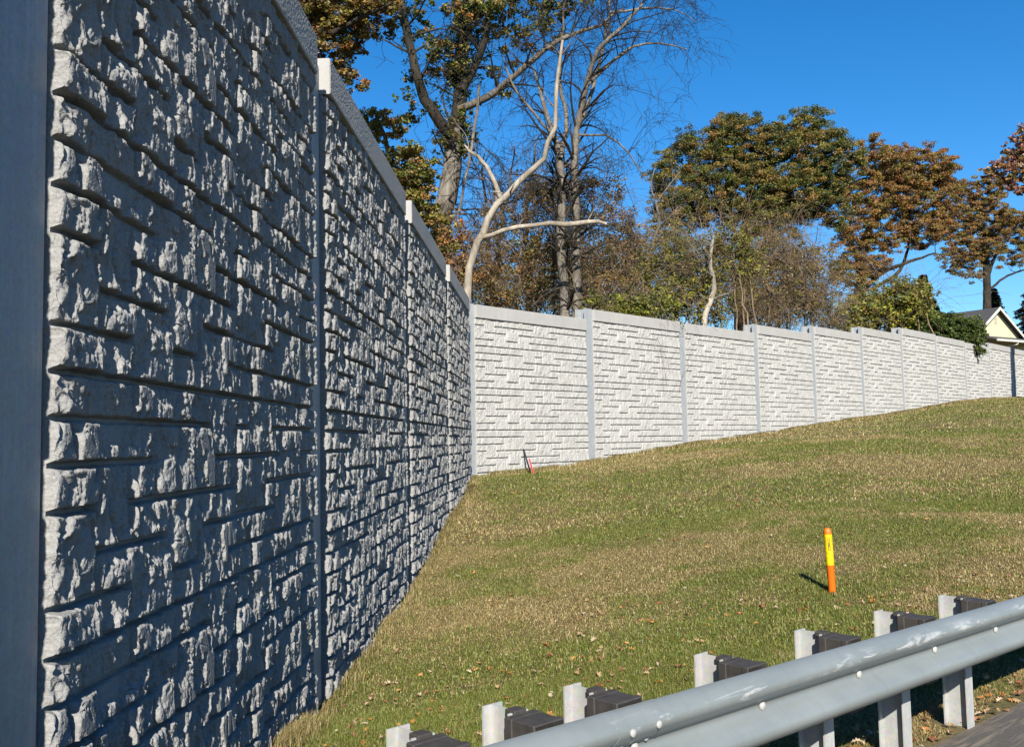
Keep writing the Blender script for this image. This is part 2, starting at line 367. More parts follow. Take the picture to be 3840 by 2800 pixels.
def panel_mesh(name, r0, r1, res, amp=1.0, rough=1.0, mat='panel_shaded'):
    """rows r0..r1 of the mould; local x along, -y out, z up with the panel's foot at 0; joint plane at y = 0"""
    nx = int(PL / res); hz = (r1 - r0) * ROW; nz = max(2, int(hz / res))
    x = np.linspace(0, PL, nx + 1); yd = np.linspace(r0 * ROW, r1 * ROW, nz + 1)
    X, Y = np.meshgrid(x, yd, indexing='ij')
    Hh = relief_height(X, Y, amp, rough)
    Hh[0] = Hh[1] * .9 + .004; Hh[-1] = Hh[-2] * .9 + .004
    endw = (fbm(Y[0] * 16, Y[0] * 0, 99, 4) - .5) * .022
    fr = np.stack([X, -Hh, (r1 * ROW - Y)], -1)
    fr[0, :, 0] += .004 + np.abs(endw); fr[-1, :, 0] -= .004 + np.abs(endw)
    nv = (nx + 1) * (nz + 1)
    ii, jj = np.meshgrid(np.arange(nx), np.arange(nz), indexing='ij'); ix = ii * (nz + 1) + jj
    F = [np.stack([ix, ix + 1, ix + nz + 2, ix + nz + 1], -1).reshape(-1, 4)]
    # skirt: the four cast edges run back 6 cm
    loop = [i * (nz + 1) for i in range(nx + 1)] + [nx * (nz + 1) + j for j in range(1, nz + 1)] + [i * (nz + 1) + nz for i in range(nx - 1, -1, -1)] + [j for j in range(nz - 1, 0, -1)]
    loop = np.array(loop); P = fr.reshape(-1, 3); back = P[loop].copy(); back[:, 1] = .04
    n = len(loop); a = np.arange(n); b = (a + 1) % n
    F.append(np.stack([loop[a], loop[b], nv + b, nv + a], -1))
    V = np.concatenate([P, back]); base = len(V)
    # the slab that slides into the piles, a little wider than the face
    e = .10; z1 = hz - .004
    sl = np.array([(x_, y_, z_) for x_ in (-e, PL + e) for y_ in (.034, .20) for z_ in (.004, z1)])
    V = np.concatenate([V, sl]); q = np.array([(0, 1, 3, 2), (4, 6, 7, 5), (0, 4, 5, 1), (2, 3, 7, 6), (0, 2, 6, 4), (1, 5, 7, 3)]) + base
    F.append(q)
    me = np_mesh(name, V, np.concatenate(F), False)
    me.materials.append(M[mat]); return me
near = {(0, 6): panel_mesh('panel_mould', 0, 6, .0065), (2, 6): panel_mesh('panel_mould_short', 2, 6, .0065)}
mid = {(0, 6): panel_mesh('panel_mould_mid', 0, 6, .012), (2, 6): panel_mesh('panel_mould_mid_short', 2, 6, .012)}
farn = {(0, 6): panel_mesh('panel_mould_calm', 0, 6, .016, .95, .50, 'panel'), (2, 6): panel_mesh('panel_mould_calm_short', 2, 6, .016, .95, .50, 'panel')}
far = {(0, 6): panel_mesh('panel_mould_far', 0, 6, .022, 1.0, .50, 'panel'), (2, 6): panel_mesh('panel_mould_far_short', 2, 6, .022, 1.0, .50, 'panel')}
def coping_mesh(h):
    """smooth band over the stonework, its face lightly pebbled"""
    o = .094; res = .013; nx = int(PL / res); nz = int(h / res)
    X, Z = np.meshgrid(np.linspace(0, PL, nx + 1), np.linspace(0, h, nz + 1), indexing='ij')
    n = (fbm(X * 60, Z * 60, 301, 2) - .5) * .0050 + (fbm(X * 2, Z * 2, 311, 2) - .5) * .004
    c = np.minimum(Z, np.minimum(h - Z, np.minimum(X, PL - X))); n -= .010 * (1 - np.clip(c / .012, 0, 1)) ** 2
    V = np.stack([X, -o - n, Z], -1); ii, jj = np.meshgrid(np.arange(nx), np.arange(nz), indexing='ij'); ix = ii * (nz + 1) + jj
    F = np.stack([ix, ix + nz + 1, ix + nz + 2, ix + 1], -1).reshape(-1, 4)
    loop = np.array([i * (nz + 1) for i in range(nx + 1)] + [nx * (nz + 1) + j for j in range(1, nz + 1)] + [i * (nz + 1) + nz for i in range(nx - 1, -1, -1)] + [j for j in range(nz - 1, 0, -1)])
    P = V.reshape(-1, 3); bk = P[loop].copy(); bk[:, 1] = .20; m_ = len(loop); a = np.arange(m_); b_ = (a + 1) % m_; nv = len(P)
    F2 = np.stack([loop[b_], loop[a], nv + a, nv + b_], -1)
    me = np_mesh('coping_band', np.concatenate([P, bk]), np.concatenate([F, F2]), False); me.materials.append(M['coping']); return me
COP = coping_mesh(2 * ROW - .03)

def bay(root, P0, P1, joint0, tiers, meshes):
    """one bay: coping, the 4-row panel below it, then the stacked tiers"""
    P0 = np.array(P0); P1 = np.array(P1); L = np.linalg.norm(P1 - P0); th = math.atan2(P1[1] - P0[1], P1[0] - P0[0])
    def put(name, me, z):
        o = link(name, me, None, root); o.location = (P0[0], P0[1], z); o.rotation_euler = (0, 0, th); o.scale = (L / PL, 1, 1); return o
    put('coping', COP, joint0 + 4 * ROW + .001)
    put('wall_panel', meshes[(2, 6)], joint0)
    z = joint0
    for k in tiers:
        z -= k * ROW; put('wall_panel', meshes[(0, 6) if k == 6 else (2, 6)], z - .0)
def pile(root, p, th, z0, z1, w=.38, dep=.36, rec=.004, t=.022):
    """galvanised H pile, flanges along the wall; rec = how far the front flange sits behind the joint plane"""
    b = MB(); y0 = rec; y1 = rec + dep
    prof = [(-w / 2, y0), (w / 2, y0), (w / 2, y0 + t), (t / 2, y0 + t), (t / 2, y1 - t), (w / 2, y1 - t), (w / 2, y1), (-w / 2, y1), (-w / 2, y1 - t), (-t / 2, y1 - t), (-t / 2, y0 + t), (-w / 2, y0 + t)]
    n = len(prof); v = [(x, y, z0) for x, y in prof] + [(x, y, z1) for x, y in prof]
    f = [(i, (i + 1) % n, n + (i + 1) % n, n + i) for i in range(n)]
    for q in ((0, 1, 2, 3, 10, 11), (3, 4, 9, 10), (4, 5, 6, 7, 8, 9)): f.append(q); f.append(tuple(n + i for i in reversed(q)))
    b.add(v, f); o = b.build('post', M['post'], root); o.location = (p[0], p[1], 0); o.rotation_euler = (0, 0, th); return o

J = .34 + CAMZ                               # a panel joint all near bays share
NB = [((-1.992, 4.02), (-1.930, 8.96)), ((-1.905, 9.47), (-1.725, 14.75)), ((-1.684, 15.25), (-1.490, 20.42)), ((-1.440, 20.95), (-1.235, 26.0))]
nw = tag(empty('noise_barrier', (-1.9, 4, 0)), 'tall grey stone-patterned concrete noise wall at left, raked by low sun with deep shadows', 'wall')
nw.location = (0, 0, 0)
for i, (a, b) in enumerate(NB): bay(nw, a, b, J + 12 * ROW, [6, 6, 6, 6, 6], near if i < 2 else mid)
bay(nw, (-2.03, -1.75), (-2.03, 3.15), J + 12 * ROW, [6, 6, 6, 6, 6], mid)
npst = [((-1.996, 3.60), 90), ((-1.932, 9.215), 88.5), ((-1.722, 15.0), 87.7), ((-1.487, 20.68), 87.5)]
for (p, a) in npst: pile(nw, p, R(a), -1.5, J + 18 * ROW - .12, w=.47 if p[1] > 4 else .80)
FS = [(-1.07, 27.11), (2.71, 31.26), (6.53, 35.36), (10.33, 39.39), (14.01, 43.44), (17.72, 47.41), (21.37, 51.38), (25.02, 55.32), (28.60, 59.25), (32.15, 63.19), (35.80, 67.20), (39.4, 71.1), (43.0, 75.0), (46.6, 78.9)]
FJ = [2.76, 3.12, 3.10, 3.46, 3.82, 4.18, 4.55, 4.50, 4.44, 4.74, 4.70, 5.0, 5.0]
FT = [[6, 6, 6, 6], [6, 6, 4, 4, 4], [6, 4, 4, 4, 4], [6, 4, 4, 4, 4], [6, 6, 4, 4], [6, 4, 4, 4], [6, 4, 4, 4], [6, 6, 6], [6, 6, 6], [6, 6, 4], [6, 6, 4], [6, 6, 4], [6, 6, 4]]
fw = tag(empty('noise_barrier'), 'pale sunlit stone-patterned concrete noise wall running up the slope at the back', 'wall')
for i in range(13):
    a = np.array(FS[i]); b = np.array(FS[i + 1]); d = (b - a) / np.linalg.norm(b - a)
    bay(fw, a, b - d * .42, FJ[i] + CAMZ, FT[i], farn if i < 2 else far)
    th = math.atan2(d[1], d[0]); top = max(FJ[i], FJ[i - 1] if i else -9) + CAMZ + 1.22
    q = a - d * .21
    pile(fw, q, th, -.5 + i * .15, top - .0, w=.40, rec=.002, dep=.40)

# ------------------------------------------------------------------ guardrail
S = .45
GA = np.array((-1.00682539, 7.31421561, -2.15646593)) * S; GB = np.array((1.40982613, 1.28071639, -0.03436317)) * S
gl = float(np.linalg.norm(GB)); gth = math.atan2(GB[1], GB[0])
guard = tag(empty('guardrail', (GA[0], GA[1], 0), gth), 'galvanised corrugated steel guardrail along the road edge on steel posts with black blocks', 'guardrail')
def gz(t): return GA[2] + GB[2] * t + CAMZ          # height of a post top
BEAM_V = .312; BEAM_DZ = -.178                       # beam back plane and beam centre under the post top
def gpost(t):
    u = t * gl * .9999; z1 = gz(t); z0 = -.6; w = .095; dep = .15; tk = .008
    prof = [(0, 0), (w, 0), (w, -tk), (w / 2 + tk / 2, -tk), (w / 2 + tk / 2, -dep + tk), (w, -dep + tk), (w, -dep), (0, -dep), (0, -dep + tk), (w / 2 - tk / 2, -dep + tk), (w / 2 - tk / 2, -tk), (0, -tk)]
    n = len(prof); v = [(x + u, y, z0) for x, y in prof] + [(x + u, y, z1) for x, y in prof]
    f = [(i, (i + 1) % n, n + (i + 1) % n, n + i) for i in range(n)]
    for q in ((0, 1, 2, 3, 10, 11), (3, 4, 9, 10), (4, 5, 6, 7, 8, 9)): f.append(tuple(n + i for i in reversed(q)))
    p = MB().add(v, f).build('post', M['gpost'], guard)
    # moulded spacer: core with raised rims and a heel lip
    c = u + w / 2; b = MB(); zt = z1 - .004; zb = zt - .36; y0 = -dep - .002; y1 = -BEAM_V + .002
    b.box(c - .0705, c + .0705, y1, y0, zb + .012, zt - .003, .003)
    b.box(c - .075, c + .075, y0 - .042, y0, zb, zt, .004)
    b.box(c - .075, c + .075, y1, y1 + .034, zb, zt, .004)
    b.box(c - .0765, c + .0765, y1 + .03, y0 - .038, zb, zb + .02, .004)
    b.box(c - .030, c + .030, y0 - .01, y0 + .045, zt - .012, zt + .012, .003)
    blk = b.build('spacer_block', M['block'], guard); blk.parent = p
    return c
TS = [-2, -1, -.5, 0, .5, 1, 2, 3, 4, 5, 7, 9, 11, 13]
cs = [gpost(t) for t in TS]
Wp = [(-.155, .004), (-.1535, .030), (-.140, .052), (-.122, .072), (-.104, .081), (-.084, .081), (-.066, .072), (-.030, .022), (-.014, .006), (.0, .002), (.014, .006), (.030, .022), (.066, .072), (.084, .081), (.104, .081), (.122, .072), (.140, .052), (.1535, .030), (.155, .004)]
def rail(t0, t1, off, name='rail'):
    n = 60; th = .0035; V = []; F = []
    ts = np.linspace(t0, t1, n); k = len(Wp)
    for t in ts:
        zc = gz(t) + BEAM_DZ; u = t * gl + .05
        for s_ in (0, 1):
            for (z, v) in Wp: V.append((u, -(BEAM_V + v * 1.0 + off - s_ * th), zc + z * 1.0))
    for i in range(n - 1):
        for s_ in (0, 1):
            for j in range(k - 1):
                a = i * 2 * k + s_ * k + j; F.append((a, a + 1, a + 2 * k + 1, a + 2 * k))
        a = i * 2 * k
        F.append((a, a + k, a + 3 * k, a + 2 * k)); F.append((a + k - 1, a + 2 * k - 1, a + 4 * k - 1, a + 3 * k - 1))
    for i in (0, n - 1):
        for j in range(k - 1):
            a = i * 2 * k + j; F.append((a, a + 1, a + k + 1, a + k))
    o = MB().add(V, F).build(name, M['rail'], guard, True); me = o.data; uv = me.uv_layers.new(name='UVMap')
    for l in me.loops: uv.data[l.index].uv = ((l.vertex_index // (2 * k)) / n, (l.vertex_index % k) / (k - 1))
    return o
def bolt(u, z, r=.017, v=.006, tall=.012):
    b = MB(); n = 14; V = []
    prof = [(r * .5, 0), (r * .5, .006), (r, .008), (r * .95, .008 + tall * .5), (r * .6, .008 + tall * .9), (.0005, .008 + tall)]
    for rr, h in prof: V += [(u + rr * math.cos(a * 2 * PI / n), -(BEAM_V + v + h), z + rr * math.sin(a * 2 * PI / n)) for a in range(n)]
    F = [(k * n + i, k * n + (i + 1) % n, k * n + n + (i + 1) % n, k * n + n + i) for k in range(len(prof) - 1) for i in range(n)]
    return b.add(V, F).build('bolt', M['bolt'], guard, True)
SPL = .98
rail(-3, SPL + .17, .0); rail(SPL - .17, 14, .0045)
for t, c in zip(TS, cs):
    if t < 8: bolt(c, gz(t) + BEAM_DZ, .020, .0045, .014)
for du in (-.075, .075):
    for z in (-.088, -.028, .028, .088):
        u = SPL * gl + .05 + du; bolt(u, gz(SPL) + BEAM_DZ + z, .015, .012 if abs(z) < .05 else .079, .008)

# ------------------------------------------------------------------ orange cable marker
mx_, my_ = 3.80, 11.50; mz_ = float(ground_z(np.array([mx_]), np.array([my_]))[0])
mk = tag(empty('marker_post', (mx_, my_, mz_)), 'slim orange marker post with yellow warning sleeve standing in the grass', 'marker post')
mk.rotation_euler = (R(-.5), R(-2.0), R(0))
def lathe(prof, n=28):
    V = [(r * math.cos(a * 2 * PI / n), r * math.sin(a * 2 * PI / n), z) for r, z in prof for a in range(n)]
    F = [(k * n + i, k * n + (i + 1) % n, k * n + n + (i + 1) % n, k * n + n + i) for k in range(len(prof) - 1) for i in range(n)]
    return V, F
rM = .046
MB().add(*lathe([(rM * .97, -.2), (rM * .97, .24), (rM, .243), (rM, .70), (rM * .98, .722), (rM * .88, .742), (rM * .68, .758), (rM * .38, .768), (.001, .771)])).build('pole', M['orange'], mk, True)
slv = MB().add(*lathe([(rM + .0006, .325), (rM + .0016, .326), (rM + .0016, .690), (rM + .0006, .691)])).build('warning_sleeve', M['yellow'], mk, True)
def arc_mark(a0, a1, z0, z1, mb):
    r = rM + .0024; n = max(2, int(abs(a1 - a0) / 8) + 1); V = []
    for i in range(n + 1):
        a = R(a0 + (a1 - a0) * i / n); V += [(r * math.cos(a), r * math.sin(a), z0), (r * math.cos(a), r * math.sin(a), z1)]
    mb.add(V, [(2 * i, 2 * i + 2, 2 * i + 3, 2 * i + 1) for i in range(n)])
mb = MB()
for k in range(7):                                    # upright column of boxed characters facing the road
    z = .50 + k * .0215; a = -100
    arc_mark(a - 16, a + 16, z, z + .006, mb); arc_mark(a - 16, a - 9, z, z + .021, mb); arc_mark(a + 9, a + 16, z, z + .021, mb)
    if k in (2, 3): arc_mark(a - 6, a + 6, z + .006, z + .016, mb)
arc_mark(-113, -87, .6505, .654, mb)
rnd = random.Random(3)
for k in range(26):
    z = .34 + k * .0128
    for a in (-148, -58):
        if rnd.random() < .8: arc_mark(a - rnd.uniform(3, 10), a + rnd.uniform(3, 10), z, z + .004, mb)
for z in (.465, .345): arc_mark(-140, -60, z, z + .0025, mb)
ink = mb.build('lettering', M['ink'], slv)

# two thin stakes by the far wall
def stake(name, p0, p1, r, mat, label, cat):
    a = np.array(p0); b = np.array(p1)
    V, F = tubes([([a, a + (b - a) * .9, b], [r, r * .9, r * .45], 6)])
    o = link(name, np_mesh(name, V - a, F), mat); o.location = a; return tag(o, label, cat)
gp = lambda u, v, y: pt(u, v, y)
stake('stake', gp(1183, 1056, 26.9), gp(1171, 1014, 27.6), .024, M['redstake'], 'short red stake leaning against the foot of the pale wall', 'stake')
stake('stake', gp(1177, 1056, 27.4), gp(1157.5, 990, 28.6), .026, M['blackstake'], 'thin black stake leaning behind the short red one', 'stake')

# ------------------------------------------------------------------ grass
rng = np.random.RandomState(12)
wallx = lambda y: np.interp(y, [0, 4, 9.3, 15, 20.7, 26.3], [-2.02, -1.97, -1.90, -1.69, -1.46, -1.2])
def fence_side(x, y):           # > 0 in front of the far wall
    ax, ay = FS[0]; bx, by = FS[10]
    return ((x - ax) * (by - ay) - (y - ay) * (bx - ax)) / math.hypot(bx - ax, by - ay)
def straw(x, y):
    """0 green .. 1 straw"""
    s = fbm(x * .34 + 3, y * .34, 101, 4) * 1.0 + (fbm(x * 2.1, y * 2.1, 131, 3) - .5) * .5
    s = (s - .5) * 3.6 + .44
    dw = np.abs(x - wallx(np.clip(y, 0, 26))); df = fence_side(x, y)
    s = s + .75 * np.exp(-(dw / .9) ** 2) * (y < 28) * np.clip((y - 8) / 8, 0.15, 1) + .6 * np.exp(-(df / 1.3) ** 2)
    s = s + .22 * np.clip((y - 14) / 25, 0, 1) - .25 * ((y > 8) & (y < 11) & (x > 1))*np.clip((x-1)/3,0,1)
    return np.clip(s, 0, 1)
def blades(N, ylo, yhi, h, w, bend, seed):
    rg = np.random.RandomState(seed)
    u = rg.rand(N); y = np.sqrt(ylo ** 2 + u * (yhi ** 2 - ylo ** 2)); x = y * rg.uniform(-.36, .66, N)
    # fence side sheet continues in front of the wall only; none on the carriageway
    dr = (np.stack([x, y], -1) - RE) @ RN + (fbm(x * 2.5, y * 2.5, 77, 3) - .5) * .5
    keep = (x > wallx(np.clip(y, 0, 26.3)) + .01) & (fence_side(x, y) > .02) & (dr < -.12) & ((y < 26.5) | (x > -1.2))
    keep &= rg.rand(N) < np.clip(-dr * 3.5, .12, 1)
    x = x[keep]; y = y[keep]; n = len(x); z = ground_z(x, y)
    s = straw(x, y); tall = np.exp(-(np.minimum(np.abs(x - wallx(np.clip(y, 0, 26.3))), fence_side(x, y)) / .25) ** 2)
    hh = h * rg.uniform(.45, 1.25, n) * (1 + .8 * tall * rg.rand(n)) * (.75 + .5 * fbm(x * 1.3, y * 1.3, 150, 2)); ww = w * rg.uniform(.7, 1.3, n)
    isst = rg.rand(n) < (.22 + .74 * s)
    hh = np.where(isst, hh * .85, hh); hh = np.where(rg.rand(n) < .02, hh * 2.0, hh)
    az = rg.uniform(0, 2 * PI, n); tilt = np.where(isst, rg.uniform(.4, 1.45, n), rg.uniform(.2, 1.1, n))
    d = np.stack([np.cos(az), np.sin(az), np.zeros(n)], -1); sd_ = np.stack([-np.sin(az), np.cos(az), np.zeros(n)], -1)
    p0 = np.stack([x, y, z - .005], -1)
    t1 = tilt * .6; t2 = tilt * bend
    m1 = p0 + (d * np.sin(t1)[:, None] + np.array((0, 0, 1.)) * np.cos(t1)[:, None]) * (hh * .55)[:, None]
    tip = m1 + (d * np.sin(t2)[:, None] + np.array((0, 0, 1.)) * np.cos(t2)[:, None]) * (hh * .55)[:, None]
    tip[:, 2] = np.maximum(tip[:, 2], z + .004)
    V = np.stack([p0 - sd_ * ww[:, None] / 2, p0 + sd_ * ww[:, None] / 2, m1 + sd_ * ww[:, None] * .4, m1 - sd_ * ww[:, None] * .4, tip], 1)
    b = np.arange(n)[:, None] * 5
    F = np.concatenate([b + np.array([[0, 1, 2]]), b + np.array([[0, 2, 3]]), b + np.array([[3, 2, 4]])], 0)
    g = np.array(((.17, .225, .035), (.23, .275, .05), (.11, .165, .025), (.32, .33, .08)))[rg.randint(0, 4, n)]
    st = np.array(((.56, .44, .20), (.68, .56, .29), (.42, .30, .13), (.50, .42, .16), (.28, .18, .08)))[rg.randint(0, 5, n)]
    c = np.where(isst[:, None], st, g) * rg.uniform(.75, 1.2, n)[:, None]
    return V.reshape(-1, 3), F, np.repeat(c, 5, 0)
parts = [blades(560000, 2.8, 9, .048, .0036, 1.6, 1), blades(520000, 9, 18, .050, .0068, 1.6, 2), blades(330000, 18, 33, .065, .014, 1.4, 3), blades(300000, 33, 76, .075, .03, 1.3, 4)]
def fringe(N, seed):
    """long uncut grass hard against the foot of both walls"""
    rg = np.random.RandomState(seed); q = rg.rand(N) < .5
    y = rg.uniform(3, 26.3, N); x = wallx(y) + .03 + np.abs(rg.normal(0, .10, N))
    t = rg.uniform(0, 9.9, N); i = t.astype(int); f_ = t - i; FSa = np.array(FS); p = FSa[i] * (1 - f_)[:, None] + FSa[i + 1] * f_[:, None]
    d = (.12 + np.abs(rg.normal(0, .22, N))); xf = p[:, 0] + d * .737; yf = p[:, 1] - d * .676
    x = np.where(q, x, xf); y = np.where(q, y, yf); keep = rg.rand(N) < np.clip((fbm(x * 1.7, y * 1.7, 501, 3) - .36) * 5, .1, 1); x = x[keep]; y = y[keep]; n = len(x); z = ground_z(x, y)
    dist = np.hypot(x, y); w = np.clip(dist * .0006, .004, .03); h = rg.uniform(.07, .20, n); a = rg.uniform(0, 2 * PI, n); sd_ = np.stack([-np.sin(a), np.cos(a), 0 * a], -1); dd = np.stack([np.cos(a), np.sin(a), 0 * a], -1)
    p0 = np.stack([x, y, z - .01], -1); l = rg.uniform(.1, .7, n)[:, None]; m1 = p0 + dd * l * (h * .4)[:, None]; m1[:, 2] += h * .6; tip = m1 + dd * l * (h * .9)[:, None]; tip[:, 2] += h * .25
    V = np.stack([p0 - sd_ * w[:, None] / 2, p0 + sd_ * w[:, None] / 2, m1 + sd_ * w[:, None] * .35, m1 - sd_ * w[:, None] * .35, tip], 1); b = np.arange(n)[:, None] * 5
    F = np.concatenate([b + np.array([[0, 1, 2]]), b + np.array([[0, 2, 3]]), b + np.array([[3, 2, 4]])], 0)
    c = np.where((rg.rand(n) < .7)[:, None], np.array((.55, .42, .20)), np.array((.20, .23, .05))) * rg.uniform(.6, 1.2, n)[:, None]
    return V.reshape(-1, 3), F, np.repeat(c, 5, 0)
parts.append(fringe(90000, 9))
off = 0; VV = []; FF = []; CC = []
for v, f, c in parts: VV.append(v); FF.append(f + off); CC.append(c); off += len(v)
me = np_mesh('grass', np.concatenate(VV), np.concatenate(FF), False, np.concatenate(CC))
tag(link('grass', me, M['blade']), 'short patchy green and straw-coloured grass covering the slope', 'grass', kind='stuff')

# ------------------------------------------------------------------ fallen leaves
LEAF = np.array([(0, -.55), (.12, -.34), (.28, -.32), (.22, -.14), (.42, -.02), (.25, .12), (.33, .32), (.12, .32), (0, .52), (-.13, .30), (-.32, .33), (-.24, .12), (-.40, 0), (-.21, -.14), (-.30, -.30), (-.10, -.34)])
def leaf_geo(rg, size, curl):
    p = LEAF * size * np.array((rg.uniform(.7, 1.1), 1)); r = np.hypot(p[:, 0], p[:, 1])
    z = curl * (p[:, 0] ** 2 * 9 + p[:, 1] ** 2 * 3 * rg.uniform(-.5, 1)) / size + rg.uniform(-.05, .05, len(p)) * size
    V = np.vstack([np.column_stack([p, z]), [(0, 0, 0)]]); n = len(LEAF)
    F = [(i, (i + 1) % n, n) for i in range(n)]
    return V, np.array(F)
DRY = [(.62, .28, .08), (.60, .40, .22), (.45, .24, .11), (.72, .58, .40), (.70, .55, .36), (.36, .19, .10), (.66, .46, .30), (.56, .20, .12), (.70, .38, .12)]
def litter(N, seed, region, size=(.05, .10)):
    rg = np.random.RandomState(seed); VV = []; FF = []; CC = []; off = 0
    XY = region(rg, N); Z = ground_z(XY[:, 0], XY[:, 1])
    for (x, y), z in zip(XY, Z):
        V, F = leaf_geo(rg, rg.uniform(*size), rg.uniform(-.3, .5))
        q = Matrix.Rotation(rg.uniform(0, 2 * PI), 3, 'Z') @ Matrix.Rotation(rg.uniform(-.4, .4), 3, 'X') @ Matrix.Rotation(rg.uniform(-.4, .4), 3, 'Y')
        V = V @ np.array(q).T + (x, y, z + rg.uniform(.012, .045)); c = np.array(DRY[rg.randint(len(DRY))]) * rg.uniform(.7, 1.1)
        VV.append(V); FF.append(F + off); CC.append(np.tile(c, (len(V), 1))); off += len(V)
    return np_mesh('leaves', np.concatenate(VV), np.concatenate(FF), False, np.concatenate(CC))
def reg_slope(rg, N):
    out = []
    while len(out) < N:
        y = math.sqrt(rg.uniform(4 ** 2, 30 ** 2)) if rg.rand() < .7 else rg.uniform(4, 12); x = y * rg.uniform(-.3, .6)
        if rg.rand() > max(.08, (float(fbm(np.array([x * .9]), np.array([y * .9]), 401, 3)[0]) - .38) * 4.5): continue
        if x < wallx(min(y, 26)) + .1 or fence_side(x, y) < .3 or (np.array((x, y)) - RE) @ RN > -.1: continue
        out.append((x, y))
    return np.array(out)
def reg_kerb(rg, N):
    s = rg.uniform(-4, 9, N); d = -np.abs(rg.normal(.14, .28, N)) + .03
    cl = fbm(s * 1.3, s * 0, 7, 2); d = np.where(cl > .55, d * .8, d)
    p = RE + s[:, None] * RD + d[:, None] * RN
    return p
tag(link('leaf_litter', litter(1700, 5, reg_slope, (.035, .085)), M['dryleaf']), 'dry brown and orange oak leaves strewn thinly over the grass', 'leaves', kind='stuff')
tag(link('leaf_litter', litter(600, 6, reg_kerb, (.035, .07)), M['dryleaf']), 'drift of dry leaves gathered along the road edge under the guardrail', 'leaves', kind='stuff')

# ------------------------------------------------------------------ trees
def hermite(pts, rad, step=.5, jit=.0, seed=0):
    """smooth resample of a guide polyline"""
    pts = np.array(pts, float); rad = np.array(rad, float); rg = np.random.RandomState(seed); n = len(pts)
    if n == 2: pts = np.array([pts[0], (pts[0] + pts[1]) / 2, pts[1]]); rad = np.array([rad[0], (rad[0] + rad[1]) / 2, rad[1]]); n = 3
    tg = np.gradient(pts, axis=0); P = []; Rr = []
    for i in range(n - 1):
        L = np.linalg.norm(pts[i + 1] - pts[i]); k = max(2, int(L / step))
        for t in np.arange(k) / k:
            h = (2 * t ** 3 - 3 * t * t + 1) * pts[i] + (t ** 3 - 2 * t * t + t) * tg[i] + (-2 * t ** 3 + 3 * t * t) * pts[i + 1] + (t ** 3 - t * t) * tg[i + 1]
            P.append(h + rg.normal(0, jit, 3)); Rr.append(rad[i] * (1 - t) + rad[i + 1] * t)
    P.append(pts[-1]); Rr.append(rad[-1]); return np.array(P), np.array(Rr)
def twig_spray(start, direc, length, r, depth, rg, out, droop=0.0, kids=4, spread=.7, minr=.004):
    n = 5 if depth else 4; p = np.array(start, float); d = np.array(direc, float); d /= np.linalg.norm(d) + 1e-9
    P = [p.copy()]; Rr = [r]
    for i in range(n):
        d = d + rg.normal(0, .16, 3) + np.array((0, 0, -droop * (.4 + i / n))); d /= np.linalg.norm(d)
        p = p + d * length / n; P.append(p.copy()); Rr.append(max(minr, r * (1 - (i + 1) / n * .75)))
    out.append((np.array(P), np.array(Rr), 3 if r < .03 else 5))
    if depth:
        for k in range(kids):
            j = rg.randint(1, n + 1); q = P[j]; dd = P[j] - P[j - 1]; dd /= np.linalg.norm(dd) + 1e-9
            nd_ = dd + rg.normal(0, spread, 3); twig_spray(q, nd_, length * rg.uniform(.45, .75), max(minr, Rr[j] * .6), depth - 1, rg, out, droop, kids, spread, minr)
def grown(limbs, rg, density=1.0, length=2.0, depth=2, droop=0.0, kids=4, start=.25, up=.3, minr=.006):
    """side branches over guide limbs"""
    out = []
    for P, Rr, k in limbs:
        L = np.linalg.norm(np.diff(P, axis=0), axis=1).sum(); n = int(L * density)
        for _ in range(n):
            t = rg.uniform(start, 1); i = min(len(P) - 2, int(t * (len(P) - 1))); dd = P[i + 1] - P[i]; dd /= np.linalg.norm(dd) + 1e-9
            q = rg.normal(0, 1, 3); q -= q.dot(dd) * dd; q /= np.linalg.norm(q) + 1e-9
            nd_ = dd * rg.uniform(.1, .8) + q + np.array((0, 0, up))
            twig_spray(P[i], nd_, length * rg.uniform(.5, 1.2), min(Rr[i] * .45, .05 * length / 2 + .01), depth, rg, out, droop, kids, .7, minr)
    return out
def leaf_cloud(centers, radii, counts, size, palette, rg, flat=.7, colvar=.18, clumpvar=.25):
    """small folded leaf faces scattered through clumps"""
    cen = np.repeat(centers, counts, 0); rad = np.repeat(radii, counts, 0); N = len(cen)
    q = rg.normal(0, 1, (N, 3)); q /= np.linalg.norm(q, axis=1)[:, None]; q *= (rg.rand(N) ** .45)[:, None]
    P = cen + q * rad[:, None] * np.array((1, 1, flat))
    a = rg.normal(0, 1, (N, 3)); a[:, 2] *= .6; a /= np.linalg.norm(a, axis=1)[:, None]
    b = np.cross(a, rg.normal(0, 1, (N, 3))); b /= np.linalg.norm(b, axis=1)[:, None] + 1e-9
    s = size * rg.uniform(.6, 1.3, N)[:, None]; c_ = np.cross(a, b)
    V = np.stack([P - a * s * .5, P + b * s * .34 + c_ * s * .12, P + a * s * .55, P - b * s * .34 + c_ * s * .12], 1)
    i = np.arange(N)[:, None] * 4; F = np.concatenate([i + np.array([[0, 1, 2]]), i + np.array([[0, 2, 3]])])
    pal = np.array([p[:3] for p in palette]); w = np.array([p[3] for p in palette], float); w /= w.sum()
    ck = rg.choice(len(pal), len(centers), p=w); ci = np.repeat(ck, counts); own = rg.rand(N) < .3
    ci = np.where(own, rg.choice(len(pal), N, p=w), ci)
    cv = np.repeat(rg.uniform(1 - clumpvar, 1 + clumpvar, len(centers)), counts)
    col = pal[ci] * cv[:, None] * rg.uniform(1 - colvar, 1 + colvar, N)[:, None]
    return V.reshape(-1, 3), F, np.repeat(np.clip(col, 0, 1), 4, 0)
